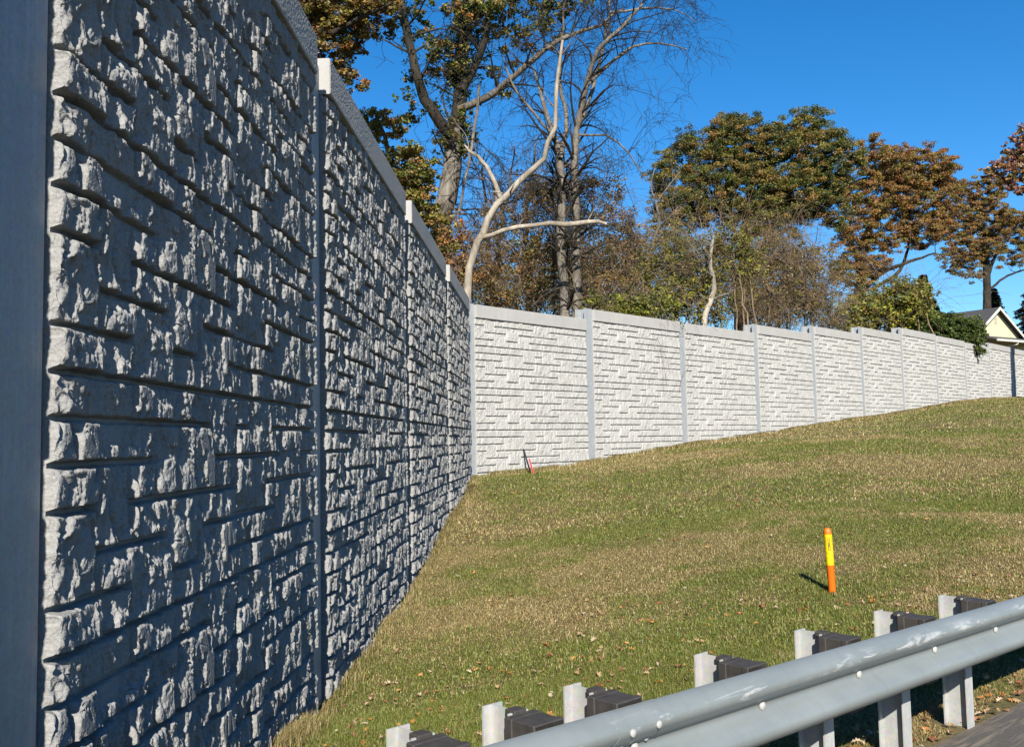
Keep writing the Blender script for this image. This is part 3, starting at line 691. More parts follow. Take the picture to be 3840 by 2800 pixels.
def crown_points(blobs, n, rg, mind):
    """blobs: (centre, radii) ; clump centres, more towards the outside"""
    out = []; vol = np.array([b[1][0] * b[1][1] * b[1][2] for b in blobs]); vol /= vol.sum(); tries = 0
    while len(out) < n and tries < n * 40:
        tries += 1; c, r = blobs[rg.choice(len(blobs), p=vol)]
        q = rg.normal(0, 1, 3); q /= np.linalg.norm(q); q *= rg.uniform(.25, 1) ** .5
        p = np.array(c) + q * np.array(r)
        if out and np.min(((np.array(out) - p) ** 2).sum(1)) < mind ** 2: continue
        out.append(p)
    return np.array(out)
def connect(limbs, pts, rg, r_tip=.02, power=.5, k=.022):
    """branches from the limbs to every clump, nearest first, each grown branch able to carry the next"""
    nodes = np.concatenate([P for P, _, _ in limbs]); carry = np.concatenate([R_ for _, R_, _ in limbs]); out = []
    order = np.argsort([np.min(((nodes - p) ** 2).sum(1)) for p in pts])
    for i in order:
        p = pts[i]; d = np.sqrt(((nodes - p) ** 2).sum(1)) + np.clip(nodes[:, 2] - p[2] + .3, 0, 9) * 1.5
        j = int(np.argmin(d)); a = nodes[j]; L = np.linalg.norm(p - a); n = max(3, int(L / .8) + 2)
        t = np.linspace(0, 1, n)[:, None]; q = a * (1 - t) + p * t; q += rg.normal(0, .05 * L, (n, 3)) * np.sin(t * PI); q[:, 2] -= .12 * L * np.sin(t[:, 0] * PI)
        r0 = min(carry[j] * .7, r_tip + k * L); Rr = np.linspace(r0, r_tip * .6, n)
        out.append((q, Rr, 4 if r0 < .06 else 6)); nodes = np.vstack([nodes, q[1:]]); carry = np.concatenate([carry, Rr[1:]])
    return out
def tree(name, label, cat, guides, blobs=None, nclump=0, mind=.6, leaves=120, lsize=.16, crad=(.5, .9), palette=None, bark_='bark_grey', seed=1,
         twigs=None, group=None, leafless_tw='bark_twig', rtip=.02, flat=.7, extra=None, ivy=None, dark=()):
    rg = np.random.RandomState(seed)
    limbs = [hermite(g[0], g[1], .5, .02 if len(g) < 3 else g[2], seed + i) + (9,) for i, g in enumerate(guides)]
    base = limbs[0][0][0].copy()
    root = tag(empty(name, tuple(base)), label, cat, group)
    polys = list(limbs); cen = None
    if blobs is not None:
        cen = crown_points(blobs, nclump, rg, mind); polys += connect(limbs, cen, rg, rtip)
    dk = [q for i, q in enumerate(limbs) if i in dark] + (polys[len(limbs):] if dark else []); lt = [q for i, q in enumerate(limbs) if i not in dark] + ([] if dark else polys[len(limbs):])
    V, F = tubes([(P - base, Rr, k) for P, Rr, k in lt]); link('trunk', np_mesh('trunk', V, F, True), M[bark_], root)
    if dk: V, F = tubes([(P - base, Rr, k) for P, Rr, k in dk]); link('limbs', np_mesh('limbs', V, F, True), M['bark_dark'], root)
    if twigs:
        tw = grown(limbs, rg, **twigs)
        V, F = tubes([(P - base, Rr, k) for P, Rr, k in tw]); link('twigs', np_mesh('twigs', V, F, True), M[leafless_tw], root)
        if extra:                          # leaves caught on some of the twig ends
            ends = np.array([P[-1] for P, _, _ in tw]); sel = ends[rg.rand(len(ends)) < extra[0]]
            if len(sel):
                v, f, c = leaf_cloud(sel, np.full(len(sel), extra[1]), np.full(len(sel), extra[2]), lsize, palette, rg, .8)
                link('crown', np_mesh('crown', v - base, f, False, c), M['leaf'], root)
    if cen is not None and leaves:
        rad = rg.uniform(crad[0], crad[1], len(cen)); cnt = (leaves * (rad / np.mean(crad)) ** 2 * rg.uniform(.6, 1.3, len(cen))).astype(int)
        # each clump is a handful of sprays, so that gaps stay open between them
        k = 4; sub = np.repeat(cen, k, 0) + rg.normal(0, 1, (len(cen) * k, 3)) * np.repeat(rad, k)[:, None] * np.array((.55, .55, .35)); 
        v, f, c = leaf_cloud(sub, np.repeat(rad, k) * .55, np.maximum(1, np.repeat(cnt, k) // k), lsize, palette, rg, flat)
        link('crown', np_mesh('crown', v - base, f, False, c), M['leaf'], root)
    if ivy is not None:
        pts = []
        for li, a, b, den in ivy:
            P = limbs[li][0]; Rr = limbs[li][1]; n = len(P)
            for _ in range(den):
                t = rg.uniform(a, b) * (n - 1); i = min(n - 2, int(t)); pts.append(P[i] + (P[i + 1] - P[i]) * (t - i) + rg.normal(0, 1, 3) * (Rr[i] * .9 + .12))
        pts = np.array(pts); v, f, c = leaf_cloud(pts, np.full(len(pts), .22), np.full(len(pts), 9), .10, [(.02, .04, .012, 3), (.04, .07, .02, 1)], rg)
        link('ivy', np_mesh('ivy', v - base, f, False, c), M['leaf'], root)
    return root
def gbase(u, v, y):
    """foot of a stem on the ground under a view position"""
    p = pt(u, v, y); p[2] = float(ground_z(np.array([p[0]]), np.array([p[1]]))[0]) - .15; return p
def G(y, pts, rads, dys=None, foot=True, jit=.02):
    dys = dys or [0] * len(pts)
    P = [pt(u, v, y, d) for (u, v), d in zip(pts, dys)]
    if foot: P = [gbase(pts[0][0], pts[0][1], y + dys[0])] + P; rads = [rads[0] * 1.25] + list(rads)
    return (P, rads, jit)
def B(y, u, v, ru, rv, dy=0, ry=None):
    k = 1.69462 / F_PX * (y + dy); return (pt(u, v, y, dy), (ru * k, ry if ry else ru * k * .9, rv * k))
OLIVE = (.31, .27, .06); GREEN = (.16, .20, .045); DKGREEN = (.06, .085, .028); OCHRE = (.46, .30, .09); RUST = (.46, .24, .09); ORANGE = (.52, .24, .07)
YELG = (.42, .43, .05); BROWN = (.24, .15, .09); REDDISH = (.42, .19, .13); TAN = (.40, .31, .19)

# 1 the brown oak whose boughs hang over the near wall
tree('oak_tree', 'bronze-leaved oak with dense boughs hanging over the near wall, cut off by the top edge', 'tree',
     [G(27, [(600, 500), (640, 250), (690, 60), (720, -80)], [.3, .26, .2, .12]), G(27, [(670, 130), (740, 70), (820, 30), (870, 5)], [.12, .09, .06, .03], [0, -.6, -1, -1.2], False), G(27, [(640, 250), (700, 190), (760, 130), (800, 120)], [.1, .08, .05, .02], [0, .5, .8, 1], False)],
     [B(27, 700, 0, 110, 70), B(27, 790, 10, 90, 62, -.5), B(27, 730, 90, 75, 60), B(27, 770, 165, 50, 42), B(27, 840, 40, 42, 50, .5), B(27, 680, 60, 60, 80, 1)],
     150, .22, 190, .105, (.22, .38), [(*OCHRE, 4), (*OLIVE, 4), (*BROWN, 3), (*ORANGE, 1), (*DKGREEN, 2)], 'bark_dark', 11, rtip=.008)
# 2 the lower green oak sapling behind the third bay
tree('oak_tree', 'green and orange flecked young oak rising just behind the near wall', 'tree',
     [G(31, [(850, 700), (870, 450), (850, 300), (830, 250)], [.16, .12, .07, .03]), G(31, [(868, 460), (920, 400), (945, 350)], [.07, .05, .02], [0, .4, .6], False)],
     [B(31, 840, 280, 48, 40), B(31, 905, 370, 62, 50), B(31, 890, 450, 58, 60), B(31, 930, 450, 40, 80, .5), B(31, 950, 520, 35, 60, .5)],
     120, .24, 150, .12, (.22, .4), [(*OLIVE, 5), (*GREEN, 3), (*OCHRE, 2), (*ORANGE, 1.3)], 'bark_grey', 12, rtip=.008)
# 3 the big ivy-clad oak
tree('oak_tree', 'tall thick-trunked oak with dark ivy-clad limbs and sparse green leaf tufts', 'tree',
     [G(38, [(972, 520), (990, 440), (1002, 340), (1008, 290)], [.44, .42, .38, .36]),
      G(38, [(1003, 310), (975, 270), (940, 220), (918, 150), (898, 60), (888, 0), (868, -70)], [.28, .24, .21, .18, .16, .14, .1], [0, -.5, -1, -1.3, -1.5, -1.6, -1.7], False),
      G(38, [(1010, 300), (1018, 220), (1020, 130), (1032, 40), (1040, -70)], [.34, .30, .30, .24, .16], [0, .3, .4, .5, .6], False),
      G(38, [(1022, 200), (1050, 150), (1072, 95), (1080, 40), (1110, -60)], [.18, .16, .14, .13, .1], [0, 0, -.5, -.8, -1], False),
      G(38, [(1015, 245), (1080, 215), (1120, 185), (1165, 145), (1205, 110), (1262, 78), (1330, 55), (1380, 20)], [.17, .15, .13, .12, .1, .09, .06, .03], [0, -.4, -.7, -1, -1.2, -1.3, -1.3, -1.3], False),
      G(38, [(1060, 190), (1055, 250), (1040, 340), (1015, 470)], [.05, .06, .06, .05], [-.8, -.9, -.9, -.8], False)],
     [B(38, 925, 240, 45, 40), B(38, 905, 160, 30, 25), B(38, 985, 130, 55, 60), B(38, 1060, 30, 90, 50), B(38, 1190, 75, 60, 35), B(38, 1120, 150, 40, 30), B(38, 1260, 10, 80, 25), B(38, 1010, 300, 60, 50), B(38, 920, 40, 40, 50), B(38,1120,215,30,18), B(38, 1130, 20, 60, 40)],
     120, .35, 75, .17, (.26, .5), [(*GREEN, 5), (*OLIVE, 4), (*DKGREEN, 3), (*ORANGE, 1), (*OCHRE, 1)], 'bark_grey', 13,
     dict(density=2.2, length=2.0, depth=2, droop=.06, kids=3, minr=.009), leafless_tw='bark_dark', rtip=.012, dark=(1, 2, 3), ivy=[(2, .1, 1, 300), (1, .25, .9, 90), (3, 0, .7, 60), (2, .3, .8, 200)])
# 4 the pale dead tree leaning across
tree('dead_tree', 'bleached dead tree with a long leaning trunk crossing in front of the oak', 'tree',
     [G(34, [(1035, 655), (1048, 570), (1070, 510), (1102, 460), (1150, 405), (1205, 355), (1225, 280), (1232, 200), (1245, 90)], [.15, .14, .14, .13, .115, .095, .08, .075, .045], [0, 0, 0, -.2, -.4, -.6, -.8, -.9, -1], True, .045),
      G(34, [(1068, 525), (1115, 510), (1180, 498), (1250, 497), (1300, 490), (1342, 496)], [.09, .085, .08, .10, .085, .06], [0, -.4, -.6, -.8, -.8, -.7], False, .03),
      G(34, [(1108, 440), (1080, 370), (1040, 335), (1028, 322)], [.09, .08, .06, .03], [0, .5, .8, 1], False, .03), G(34, [(1100, 450), (1092, 425), (1112, 428)], [.06, .05, .02], [0, -.3, -.4], False)],
     None, bark_='bark_pale', seed=14, twigs=dict(density=.7, length=1.2, depth=1, droop=.0, kids=3, minr=.008), leafless_tw='bark_grey')
# 5 the bare twin-trunked tree
tree('bare_tree', 'bare grey tree with two slim upright trunks and a haze of fine hanging twigs', 'tree',
     [G(36, [(1252, 690), (1240, 560), (1243, 430), (1238, 350), (1222, 290), (1200, 220), (1180, 150)], [.2, .18, .17, .15, .11, .08, .04], [0, 0, 0, .2, .4, .6, .8]),
      G(36, [(1277, 700), (1275, 560), (1272, 400), (1278, 290), (1300, 180), (1325, 110), (1375, 60), (1420, 10), (1440, -40)], [.19, .17, .15, .13, .11, .09, .07, .05, .03], [.3, .3, .3, 0, -.3, -.6, -1, -1.2, -1.4]),
      G(36, [(1300, 190), (1340, 150), (1400, 105), (1460, 95), (1520, 110)], [.08, .07, .05, .035, .02], [-.3, -.2, 0, .2, .3], False),
      G(36, [(1285, 270), (1310, 200), (1330, 120), (1345, 40), (1350, -50)], [.09, .08, .07, .05, .03], [0, .3, .5, .8, 1], False),
      G(36, [(1240, 350), (1255, 260), (1238, 180), (1245, 60), (1250, -40)], [.1, .09, .07, .05, .03], [0, .6, 1, 1.2, 1.4], False),
      G(36, [(1225, 300), (1180, 250), (1130, 180), (1110, 120)], [.07, .05, .04, .02], [.4, .2, 0, -.2], False),
      G(36, [(1278, 300), (1340, 300), (1390, 340), (1430, 400)], [.05, .04, .03, .015], [0, .3, .6, .8], False),
      G(36, [(1350, 30), (1420, 20), (1490, 20), (1540, 50)], [.05, .04, .025, .012], [.5, .3, 0, 0], False)],
     None, bark_='bark_grey', seed=15, twigs=dict(density=2.1, length=2.4, depth=3, droop=.15, kids=3, start=.42, up=.8, minr=.0055), leafless_tw='bark_dark',
     palette=[(*OLIVE, 3), (*OCHRE, 2), (*GREEN, 2)], lsize=.14)
tree('bare_tree', 'slender bare sapling between the thick oak and the leaning dead tree', 'tree',
     [G(44, [(1100, 690), (1110, 500), (1130, 400), (1140, 320)], [.1, .08, .05, .02]), G(44, [(1075, 690), (1078, 480), (1066, 380), (1075, 330)], [.09, .07, .05, .02], [.6, .6, .6, .6]), G(44, [(1170, 690), (1165, 480), (1180, 360), (1190, 300)], [.09, .07, .05, .02], [1, 1, 1, 1])],
     None, bark_='bark_grey', seed=35, twigs=dict(density=2.2, length=1.8, depth=2, droop=.02, kids=3, start=.4, up=.8, minr=.007), leafless_tw='bark_twig')
# 6 vine-hung brown thicket under them
def thicket(name, label, cat, y, blobs, n, palette, seed, leaves=70, ls=.13, crad=(.35, .7), foot=None, strands=0, sdroop=.35, rt=.012, mind=.35, bark_='bark_twig', slen=2.4, flat=.8):
    rg = np.random.RandomState(seed); cen = crown_points(blobs, n, rg, mind)
    foot = foot or [(b[0], b[1]) for b in blobs]; limbs = []
    cx = np.array([b[0] for b in blobs])
    for c in cx:
        for _ in range(2):
            g = c + rg.normal(0, .5, 3); z = float(ground_z(np.array([g[0]]), np.array([g[1]]))[0])
            limbs.append(hermite([(g[0], g[1], z - .1), (g[0] + rg.normal(0, .3), g[1], (z + c[2]) / 2), tuple(c)], [.07, .05, .03], .5, .05, rg.randint(999)) + (5,))
    base = limbs[0][0][0].copy(); root = tag(empty(name, tuple(base)), label, cat)
    polys = limbs + connect(limbs, cen, rg, rt)
    for _ in range(strands):
        c, r = blobs[rg.randint(len(blobs))]; q = np.array(c) + rg.uniform(-1, 1, 3) * np.array(r) * (.95, .95, .9)
        twig_spray(q, rg.normal(0, .6, 3) + np.array((0, 0, .5)), slen * rg.uniform(.5, 1.3), rg.uniform(.008, .02), 1, rg, polys, sdroop, 3, .6, .006)
    V, F = tubes([(P - base, Rr, k) for P, Rr, k in polys]); link('stems', np_mesh('stems', V, F, True), M[bark_], root)
    if leaves:
        rad = rg.uniform(*crad, len(cen)); k = 3; sub = np.repeat(cen, k, 0) + rg.normal(0, 1, (len(cen) * k, 3)) * np.repeat(rad, k)[:, None] * .5
        v, f, c = leaf_cloud(sub, np.repeat(rad, k) * .6, np.full(len(cen) * k, leaves // k), ls, palette, rg, flat)
        link('foliage', np_mesh('foliage', v - base, f, False, c), M['leaf'], root)
    return root
thicket('thicket', 'tall russet vine-hung thicket behind the corner of the two walls', 'thicket', 42,
        [B(42, 1090, 500, 60, 60), B(42, 1160, 450, 70, 60), B(42, 1230, 480, 80, 110), B(42, 1310, 450, 75, 80), B(42, 1370, 540, 60, 90), B(42, 1180, 610, 150, 90), B(42, 1320, 620, 100, 80), B(42, 1050, 600, 50, 80)],
        330, [(*BROWN, 4), (*RUST, 3), (*OLIVE, 4), (*TAN, 2), (*OCHRE, 2.5), (*DKGREEN, 1)], 16, 110, .11, (.35, .75), strands=380, mind=.3)
thicket('shrub', 'red-orange leafed shrub between the near wall corner and the thick oak trunk', 'shrub', 37,
        [B(37, 960, 560, 35, 45), B(37, 1000, 520, 35, 40), B(37, 1010, 600, 35, 50)], 70, [(*RUST, 4), (*ORANGE, 3), (*BROWN, 3), (*OLIVE, 2)], 17, 60, .13, (.25, .5), strands=60)
thicket('shrub', 'low green-yellow shrub showing over the second bay of the pale wall', 'shrub', 36,
        [B(36, 1330, 690, 50, 28), B(36, 1400, 690, 60, 32), B(36, 1460, 690, 45, 35)], 110, [(*GREEN, 5), (*OLIVE, 3), (*YELG, 3), (*DKGREEN, 2)], 18, 90, .10, (.25, .45), strands=60, mind=.2)
# 7 the large olive oak
tree('oak_tree', 'largest oak crown in the middle, dark green and bronze, standing behind the bushes', 'tree',
     [G(66, [(1640, 700), (1645, 600), (1650, 520), (1660, 440), (1680, 340)], [.5, .42, .36, .28, .12]),
      G(66, [(1650, 540), (1590, 470), (1540, 400), (1500, 350)], [.18, .13, .09, .04], [0, .5, 1, 1], False), G(66, [(1655, 500), (1730, 440), (1790, 380), (1820, 300)], [.2, .15, .1, .05], [0, .5, 1, 1], False),
      G(66, [(1650, 520), (1700, 500), (1780, 470), (1850, 420)], [.22, .18, .12, .06], [0, 1, 2, 3], False), G(66, [(1645, 480), (1610, 400), (1600, 330)], [.2, .15, .08], [0, 1, 1], False)],
     [B(66, 1480, 380, 45, 50), B(66, 1560, 340, 50, 42), B(66, 1520, 320, 30, 30), B(66, 1620, 320, 62, 58), B(66, 1640, 290, 40, 32), B(66, 1700, 330, 60, 60), B(66, 1785, 275, 45, 36), B(66, 1800, 330, 72, 60), B(66, 1850, 370, 52, 62), B(66, 1570, 430, 62, 70), B(66, 1660, 430, 75, 70), B(66, 1760, 430, 85, 60), B(66, 1500, 460, 60, 60), B(66, 1840, 450, 48, 50), B(66, 1700, 500, 60, 40)],
     620, .48, 400, .125, (.45, .9), [(*OLIVE, 5), (*GREEN, 4), (*DKGREEN, 4), (*OCHRE, 2.2), (*RUST, .8)], 'bark_dark', 19, flat=.55)
# 8-10 rust-coloured oaks to the right
tree('oak_tree', 'rust-orange oak right of the big green one, sky showing through its lower boughs', 'tree',
     [G(74, [(1905, 740), (1903, 640), (1910, 560), (1930, 480)], [.5, .45, .35, .2]), G(74, [(1905, 650), (1950, 605), (2010, 580), (2070, 560)], [.2, .17, .13, .06], [0, 0, -1, -1], False), G(74, [(1930, 640), (1990, 600), (2010, 540), (2030, 470)], [.16, .14, .1, .06], [0, 1, 1.5, 2], False), G(74, [(1908, 600), (1880, 520), (1890, 430)], [.2, .14, .08], [0, .5, 1], False)],
     [B(74, 1925, 340, 42, 34), B(74, 1975, 370, 60, 48), B(74, 2050, 370, 62, 46), B(74, 1920, 430, 48, 60), B(74, 2000, 440, 70, 50), B(74, 2085, 420, 45, 48), B(74, 1900, 520, 48, 50), B(74, 1960, 520, 55, 40), B(74, 2040, 510, 60, 38), B(74, 1890, 600, 45, 45), B(74, 2090, 480, 40, 45), B(74, 1925,585,50,28)],
     430, .5, 340, .13, (.4, .85), [(*RUST, 5), (*OCHRE, 4), (*OLIVE, 4), (*ORANGE, 1.5), (*BROWN, 2)], 'bark_dark', 20, flat=.5)
tree('oak_tree', 'spreading bronze oak with a bare dark lower trunk just left of the yellow house gable', 'tree',
     [G(104, [(2185, 740), (2184, 660), (2182, 580), (2175, 500)], [.5, .42, .38, .25]), G(104, [(2183, 620), (2205, 560), (2235, 520), (2262, 480)], [.2, .16, .12, .06], [0, -.5, -1, -1], False), G(104, [(2183, 590), (2140, 540), (2110, 500)], [.18, .14, .07], [0, .5, 1], False), G(104, [(2190, 640), (2230, 610), (2290, 590)], [.14, .12, .08], [0, .2, .5], False)],
     [B(104, 2130, 430, 42, 38), B(104, 2180, 430, 48, 40), B(104, 2120, 490, 42, 42), B(104, 2200, 490, 60, 40), B(104, 2250, 500, 45, 45), B(104, 2130, 555, 46, 36), B(104, 2175, 550, 48, 34), B(104, 2245, 560, 35, 28), B(104, 2100, 580, 35, 25), B(104, 2150,600,30,18)],
     320, .6, 300, .15, (.45, .9), [(*RUST, 4), (*OCHRE, 4), (*OLIVE, 4), (*BROWN, 2), (*DKGREEN, 1)], 'bark_dark', 21, flat=.5)
tree('maple_tree', 'red-leaved tree cut off by the right edge of the photo, above the bronze oak', 'tree',
     [G(62, [(2330, 760), (2325, 560), (2310, 420), (2290, 330)], [.4, .35, .25, .12]), G(62, [(2312, 440), (2260, 420), (2215, 390), (2185, 375)], [.14, .1, .06, .025], [0, 0, 0, 0], False), G(62, [(2300, 390), (2265, 350), (2245, 310)], [.1, .07, .03], [0, 1, 1], False)],
     [B(62, 2225, 375, 45, 28), B(62, 2260, 350, 40, 45), B(62, 2255, 310, 28, 30), B(62, 2300, 340, 60, 70), B(62, 2250, 410, 35, 22)],
     130, .4, 75, .2, (.3, .6), [(*REDDISH, 5), (*RUST, 3), (*TAN, 1.5), (*OLIVE, 1)], 'bark_dark', 22, flat=.5)
# 11 bushes just behind the pale wall
thicket('shrub', 'yellow-green leafy bush around the broken pale stump', 'shrub', 44,
        [B(44, 1500, 570, 50, 55), B(44, 1560, 600, 50, 60), B(44, 1620, 540, 48, 40), B(44, 1650, 580, 40, 45), B(44, 1480, 650, 60, 50), B(44, 1560, 680, 50, 40), B(44, 1420, 600, 40, 60)],
        300, [(*OLIVE, 6), (*YELG, 2.5), (*GREEN, 4), (*BROWN, 2)], 23, 60, .12, (.3, .6), strands=260, sdroop=.15)
thicket('brush', 'arching leafless brown tangle of vines and canes beside the broken stump', 'brush', 49,
        [B(49, 1660, 660, 55, 45, 0, 1.0), B(49, 1730, 640, 60, 60, 0, 1.0), B(49, 1790, 660, 50, 60, 0, 1.0), B(49, 1830, 705, 40, 30, 1, 1.0), B(49, 1700, 700, 70, 30, 0, 1.0), B(49, 1770, 570, 45, 40, 0, 1.0), B(49, 1700, 570, 45, 40, 0, 1.0)],
        230, [(*BROWN, 4), (*TAN, 2), (*OLIVE, 5), (*OCHRE, 1)], 24, 60, .11, (.25, .5), strands=650, sdroop=.20, slen=2.2)
tree('dead_tree', 'broken pale dead stump with a splintered tip rising above the third bay', 'tree',
     [G(43, [(1558, 745), (1562, 690), (1582, 640), (1572, 590), (1574, 545), (1580, 518)], [.15, .14, .12, .10, .085, .015], None, True, .015)],
     None, bark_='bark_pale', seed=25, twigs=dict(density=.9, length=1.6, depth=1, droop=-.05, kids=2, minr=.007), leafless_tw='bark_grey')
tree('bare_tree', 'crooked thin bare tree twisting up left of the broken stump', 'tree',
     [G(46, [(1420, 690), (1432, 600), (1440, 545), (1460, 500), (1452, 450), (1475, 420), (1505, 380)], [.12, .10, .09, .08, .06, .04, .02]), G(46, [(1455, 460), (1440, 410), (1455, 350)], [.04, .03, .012], None, False)],
     None, bark_='bark_grey', seed=26, twigs=dict(density=1.4, length=1.6, depth=2, droop=0, kids=2, minr=.007), leafless_tw='bark_grey')
thicket('shrub', 'yellow-topped green bush over the sixth bay, left of the feathery dark evergreen', 'shrub', 58,
        [B(58, 1930, 690, 50, 38), B(58, 1990, 670, 48, 45), B(58, 2035, 660, 28, 32), B(58, 1890, 700, 40, 36), B(58, 1980, 640, 25, 20)],
        210, [(*YELG, 3), (*OLIVE, 5), (*GREEN, 4), (*OCHRE, 1)], 27, 70, .17, (.35, .7), strands=120, sdroop=.1)
# feathery evergreen hanging over the wall
def evergreen(name, label, y, top, w, h, n, seed, pal, dens=16):
    """conifer: whorls of drooping sprays on a straight stem"""
    rg = np.random.RandomState(seed); base = gbase(top[0], top[1], y); tip = pt(top[0], top[1], y); H = tip[2] - base[2]; k = 1.69462 / F_PX * y; W = w * k
    root = tag(empty(name, tuple(base)), label, 'conifer'); polys = [(np.array([(0, 0, 0), (0, 0, H * .6), (0, 0, H)]), np.array([.18, .1, .02]), 7)]
    cen = []
    for i in range(n):
        t = (i + rg.rand()) / n; z = H * (1 - t * min(1, h * k / H)); r = W * (t ** .8) * rg.uniform(.65, 1.15); a = rg.uniform(0, 2 * PI)
        e = np.array((math.cos(a) * r, math.sin(a) * r, z - r * .35)); s_ = np.array((0, 0, z)); mid_ = (s_ + e) / 2 + np.array((0, 0, r * .08))
        polys.append((np.array([s_, mid_, e]), np.array([.03, .02, .006]), 4))
        for q in np.linspace(.25, 1, dens): cen.append(s_ * (1 - q) ** 2 + 2 * mid_ * q * (1 - q) + e * q * q)
    V, F = tubes(polys); link('trunk', np_mesh('trunk', V, F, True), M['bark_dark'], root)
    cen = np.array(cen); v, f, c = leaf_cloud(cen, np.full(len(cen), .30), np.full(len(cen), 10), .22, pal, rg, .5)
    link('crown', np_mesh('crown', v, f, False, c), M['leaf'], root); return root
DK = [(.014, .030, .016, 4), (.022, .042, .018, 2)]
evergreen('spruce_tree', 'dark pointed spruce in the gap between the rust-orange oak and the house', 78, (2042, 612), 40, 110, 120, 28, DK)
evergreen('spruce_tree', 'small dark spruce beside the bare trunk behind the house roof', 112, (2200, 640), 28, 90, 90, 29, DK)
evergreen('spruce_tree', 'wide dark brownish conifer at the right edge beside the yellow house', 108, (2285, 615), 70, 150, 170, 30, [(.02, .03, .018, 3), (.05, .035, .028, 3), (.015, .02, .014, 3)])
def feathery():
    rg = np.random.RandomState(31); y = 60.5; base = gbase(2085, 760, y)
    root = tag(empty('evergreen_shrub', tuple(base)), 'feathery dark green evergreen whose fronds droop over the top of the pale wall', 'shrub')
    polys = []; V_ = []; 
    for i in range(760):
        u = rg.uniform(1965, 2150); v = 730 + rg.uniform(-32, 32) + (u - 2075) * .22; s_ = pt(u, v, y, rg.uniform(0, 2.2)); g = base + np.array((rg.normal(0, .4), rg.normal(0, .4), 0))
        if i < 60: polys.append((np.array([g, (g + s_) / 2 + (0, 0, .3), s_]), np.array([.05, .035, .015]), 4))
        d = np.array((rg.uniform(.2, 1.0), rg.uniform(-.5, .25), rg.uniform(-.1, .7))); L = rg.uniform(.5, 1.2); p = s_.copy(); P = [p.copy()]
        for j in range(6): d = d / np.linalg.norm(d) + np.array((.03, 0, -.20)); p = p + d / np.linalg.norm(d) * L / 6; P.append(p.copy())
        V_.append(np.array(P)); polys.append((np.array(P), np.linspace(.014, .004, 7), 3))
    V, F = tubes([(P - base, r, k) for P, r, k in polys]); link('stems', np_mesh('stems', V, F, True), M['bark_dark'], root)
    cen = np.concatenate([P[1:] for P in V_]); v, f, c = leaf_cloud(cen, np.full(len(cen), .15), np.full(len(cen), 13), .15, [(.13, .19, .045, 4), (.20, .24, .06, 3), (.07, .11, .03, 3)], rg, .8)
    link('foliage', np_mesh('foliage', v - base, f, False, c), M['leaf'], root)
feathery()
# wood behind everything on the left, closing the view between the trunks
thicket('thicket', 'distant hazy brown undergrowth seen between the trunks behind the bare trees', 'thicket', 60,
        [B(60, 1080, 640, 90, 70), B(60, 1250, 620, 120, 90), B(60, 1400, 610, 90, 100), B(60, 1480, 540, 50, 70), B(60, 1560, 600, 80, 90), B(60, 1700, 620, 100, 90), B(60, 1820, 620, 60, 80)],
        420, [(*BROWN, 4), (*OLIVE, 5), (*GREEN, 3), (*OCHRE, 1.5), (*RUST, 1.5)], 32, 110, .16, (.6, 1.1), strands=300, mind=.5)

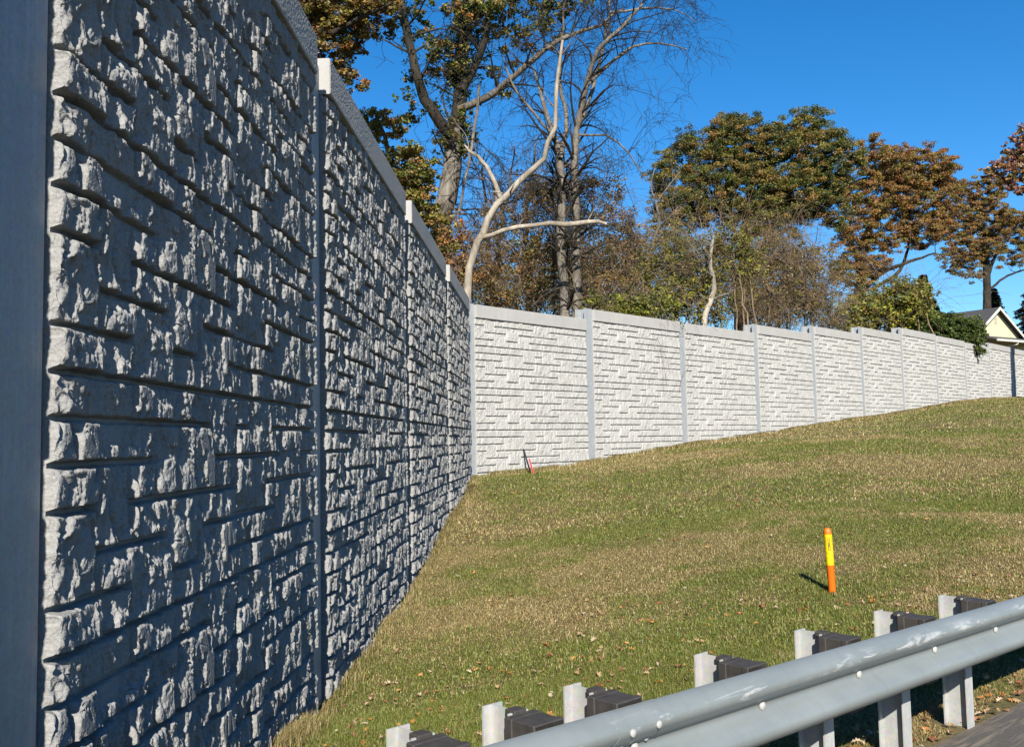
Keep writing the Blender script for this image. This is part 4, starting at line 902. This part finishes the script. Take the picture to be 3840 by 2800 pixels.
# ------------------------------------------------------------------ house
def house():
    y = 88; k = 1.69462 / F_PX * y
    apex = pt(2207, 680, y); el = pt(2126, 748, y); wl_ = float(apex[0] - el[0]); hgt = float(apex[2] - el[2])
    rot = R(33); wl_ /= math.cos(rot); g0 = float(ground_z(np.array([apex[0]]), np.array([apex[1]]))[0])
    root = tag(empty('house', (apex[0], apex[1], g0), rot), 'pale yellow house with a dark shingle roof and white-trimmed gable beyond the wall', 'house')
    az = apex[2] - g0; ez = az - hgt; hw = wl_
    yel, nt, b = mat_new('yellow_siding')
    tc = nt.nodes.new('ShaderNodeTexCoord'); w = nd(nt, 'ShaderNodeTexWave', Scale=2.4); w.bands_direction = 'X'; nt.links.new(tc.outputs['Object'], w.inputs['Vector'])
    nt.links.new(albedo(nt, ramp(nt, w.outputs['Fac'], [(.0, (.46, .41, .24)), (.12, (.76, .72, .50)), (1, (.78, .74, .52))])), b.inputs['Base Color']); b.inputs['Roughness'].default_value = .7
    bump(nt, b, w.outputs['Fac'], .4, .02)
    M['siding'] = yel; M['trim'] = simple('white_trim', (.78, .76, .66), .6); M['dark'] = simple('dark_glass', (.03, .03, .035), .15, 0, .2, 3, .6)
    rf, nt, b = mat_new('asphalt_shingles'); n1 = noise(nt, 9, 4, .7, 'Object', 0, (1, 1, 3)); 
    nt.links.new(albedo(nt, ramp(nt, n1, [(.3, (.035, .035, .04)), (.7, (.085, .083, .09))])), b.inputs['Base Color']); b.inputs['Roughness'].default_value = .9; M['shingle'] = rf
    dpt = 11.0; in_ = .35
    MB().add([(-hw + in_, .25, -1), (hw - in_, .25, -1), (hw - in_, .25, ez + in_ * hgt / hw - .02), (0, .25, az - .12), (-hw + in_, .25, ez + in_ * hgt / hw - .02),
              (-hw + in_, dpt, -1), (hw - in_, dpt, -1), (hw - in_, dpt, ez + .1), (0, dpt, az - .12), (-hw + in_, dpt, ez + .1)],
             [(0, 1, 2, 3, 4), (5, 9, 8, 7, 6), (0, 4, 9, 5), (1, 6, 7, 2), (4, 3, 8, 9), (2, 7, 8, 3), (0, 5, 6, 1)]).build('wall', M['siding'], root)
    for s_ in (-1, 1):
        e = 1.06
        MB().add([(0, -.25, az), (s_ * hw * e, -.25, az - hgt * e), (s_ * hw * e, dpt + .3, az - hgt * e), (0, dpt + .3, az), (0, -.25, az - .1), (s_ * hw * e, -.25, az - hgt * e - .1), (s_ * hw * e, dpt + .3, az - hgt * e - .1), (0, dpt + .3, az - .1)],
                 [(0, 1, 2, 3), (4, 7, 6, 5), (0, 4, 5, 1), (1, 5, 6, 2), (2, 6, 7, 3), (0, 3, 7, 4)]).build('roof', M['shingle'], root)
        MB().add([(0, -.30, az + .03), (s_ * hw * 1.07, -.30, az - hgt * 1.07 + .03), (s_ * hw * 1.07, -.30, az - hgt * 1.07 - .24), (0, -.30, az - .26), (0, -.252, az + .03), (s_ * hw * 1.07, -.252, az - hgt * 1.07 + .03), (s_ * hw * 1.07, -.252, az - hgt * 1.07 - .24), (0, -.252, az - .26)],
                 [(0, 1, 2, 3), (4, 7, 6, 5), (0, 4, 5, 1), (1, 5, 6, 2), (2, 6, 7, 3), (0, 3, 7, 4)]).build('fascia', M['trim'], root)
    # porch roof across the front and the shaded recess under it
    zz = ez - .15
    MB().add([(-hw * .75, .248, zz + .25), (hw * 1.9, .248, zz + .25), (hw * 1.9, -1.6, zz - .25), (-hw * .75, -1.6, zz - .25), (-hw * .75, .248, zz + .12), (hw * 1.9, .248, zz + .12), (hw * 1.9, -1.6, zz - .38), (-hw * .75, -1.6, zz - .38)],
             [(0, 3, 2, 1), (4, 5, 6, 7), (0, 1, 5, 4), (1, 2, 6, 5), (2, 3, 7, 6), (3, 0, 4, 7)]).build('porch_roof', M['shingle'], root)
    MB().box(-hw * .75, hw * 1.9, -1.74, -1.602, zz - .46, zz - .27).build('gutter', M['trim'], root)
    V, F = tubes([(np.array([(hw * .05, -1.67, zz - .46), (hw * .05, -1.62, zz - .62), (-hw * .18, .1, zz - .95), (-hw * .18, .18, zz - 3)]), np.array([.06, .06, .06, .06]), 8)])
    link('downpipe', np_mesh('downpipe', V, F, True), M['trim'], root)
    MB().box(hw * .95, hw * 1.9, .3, 6, -1, zz + .2).build('side_wing', M['siding'], root)
    wf = MB().box(hw * .30, hw * .80, .19, .248, zz - 2.1, zz - .65).build('window', M['trim'], root)
    wp = MB()
    for i in range(3): wp.box(hw * (.325 + i * .158), hw * (.325 + i * .158) + hw * .13, .15, .188, zz - 2.02, zz - .73)
    wp.build('pane', M['dark'], wf)
    v = MB()
    for i in range(6): v.box(-.22, .22, .20, .248, az - 1.55 + i * .13, az - 1.55 + i * .13 + .05)
    v.build('gable_vent', M['trim'], root)
house()
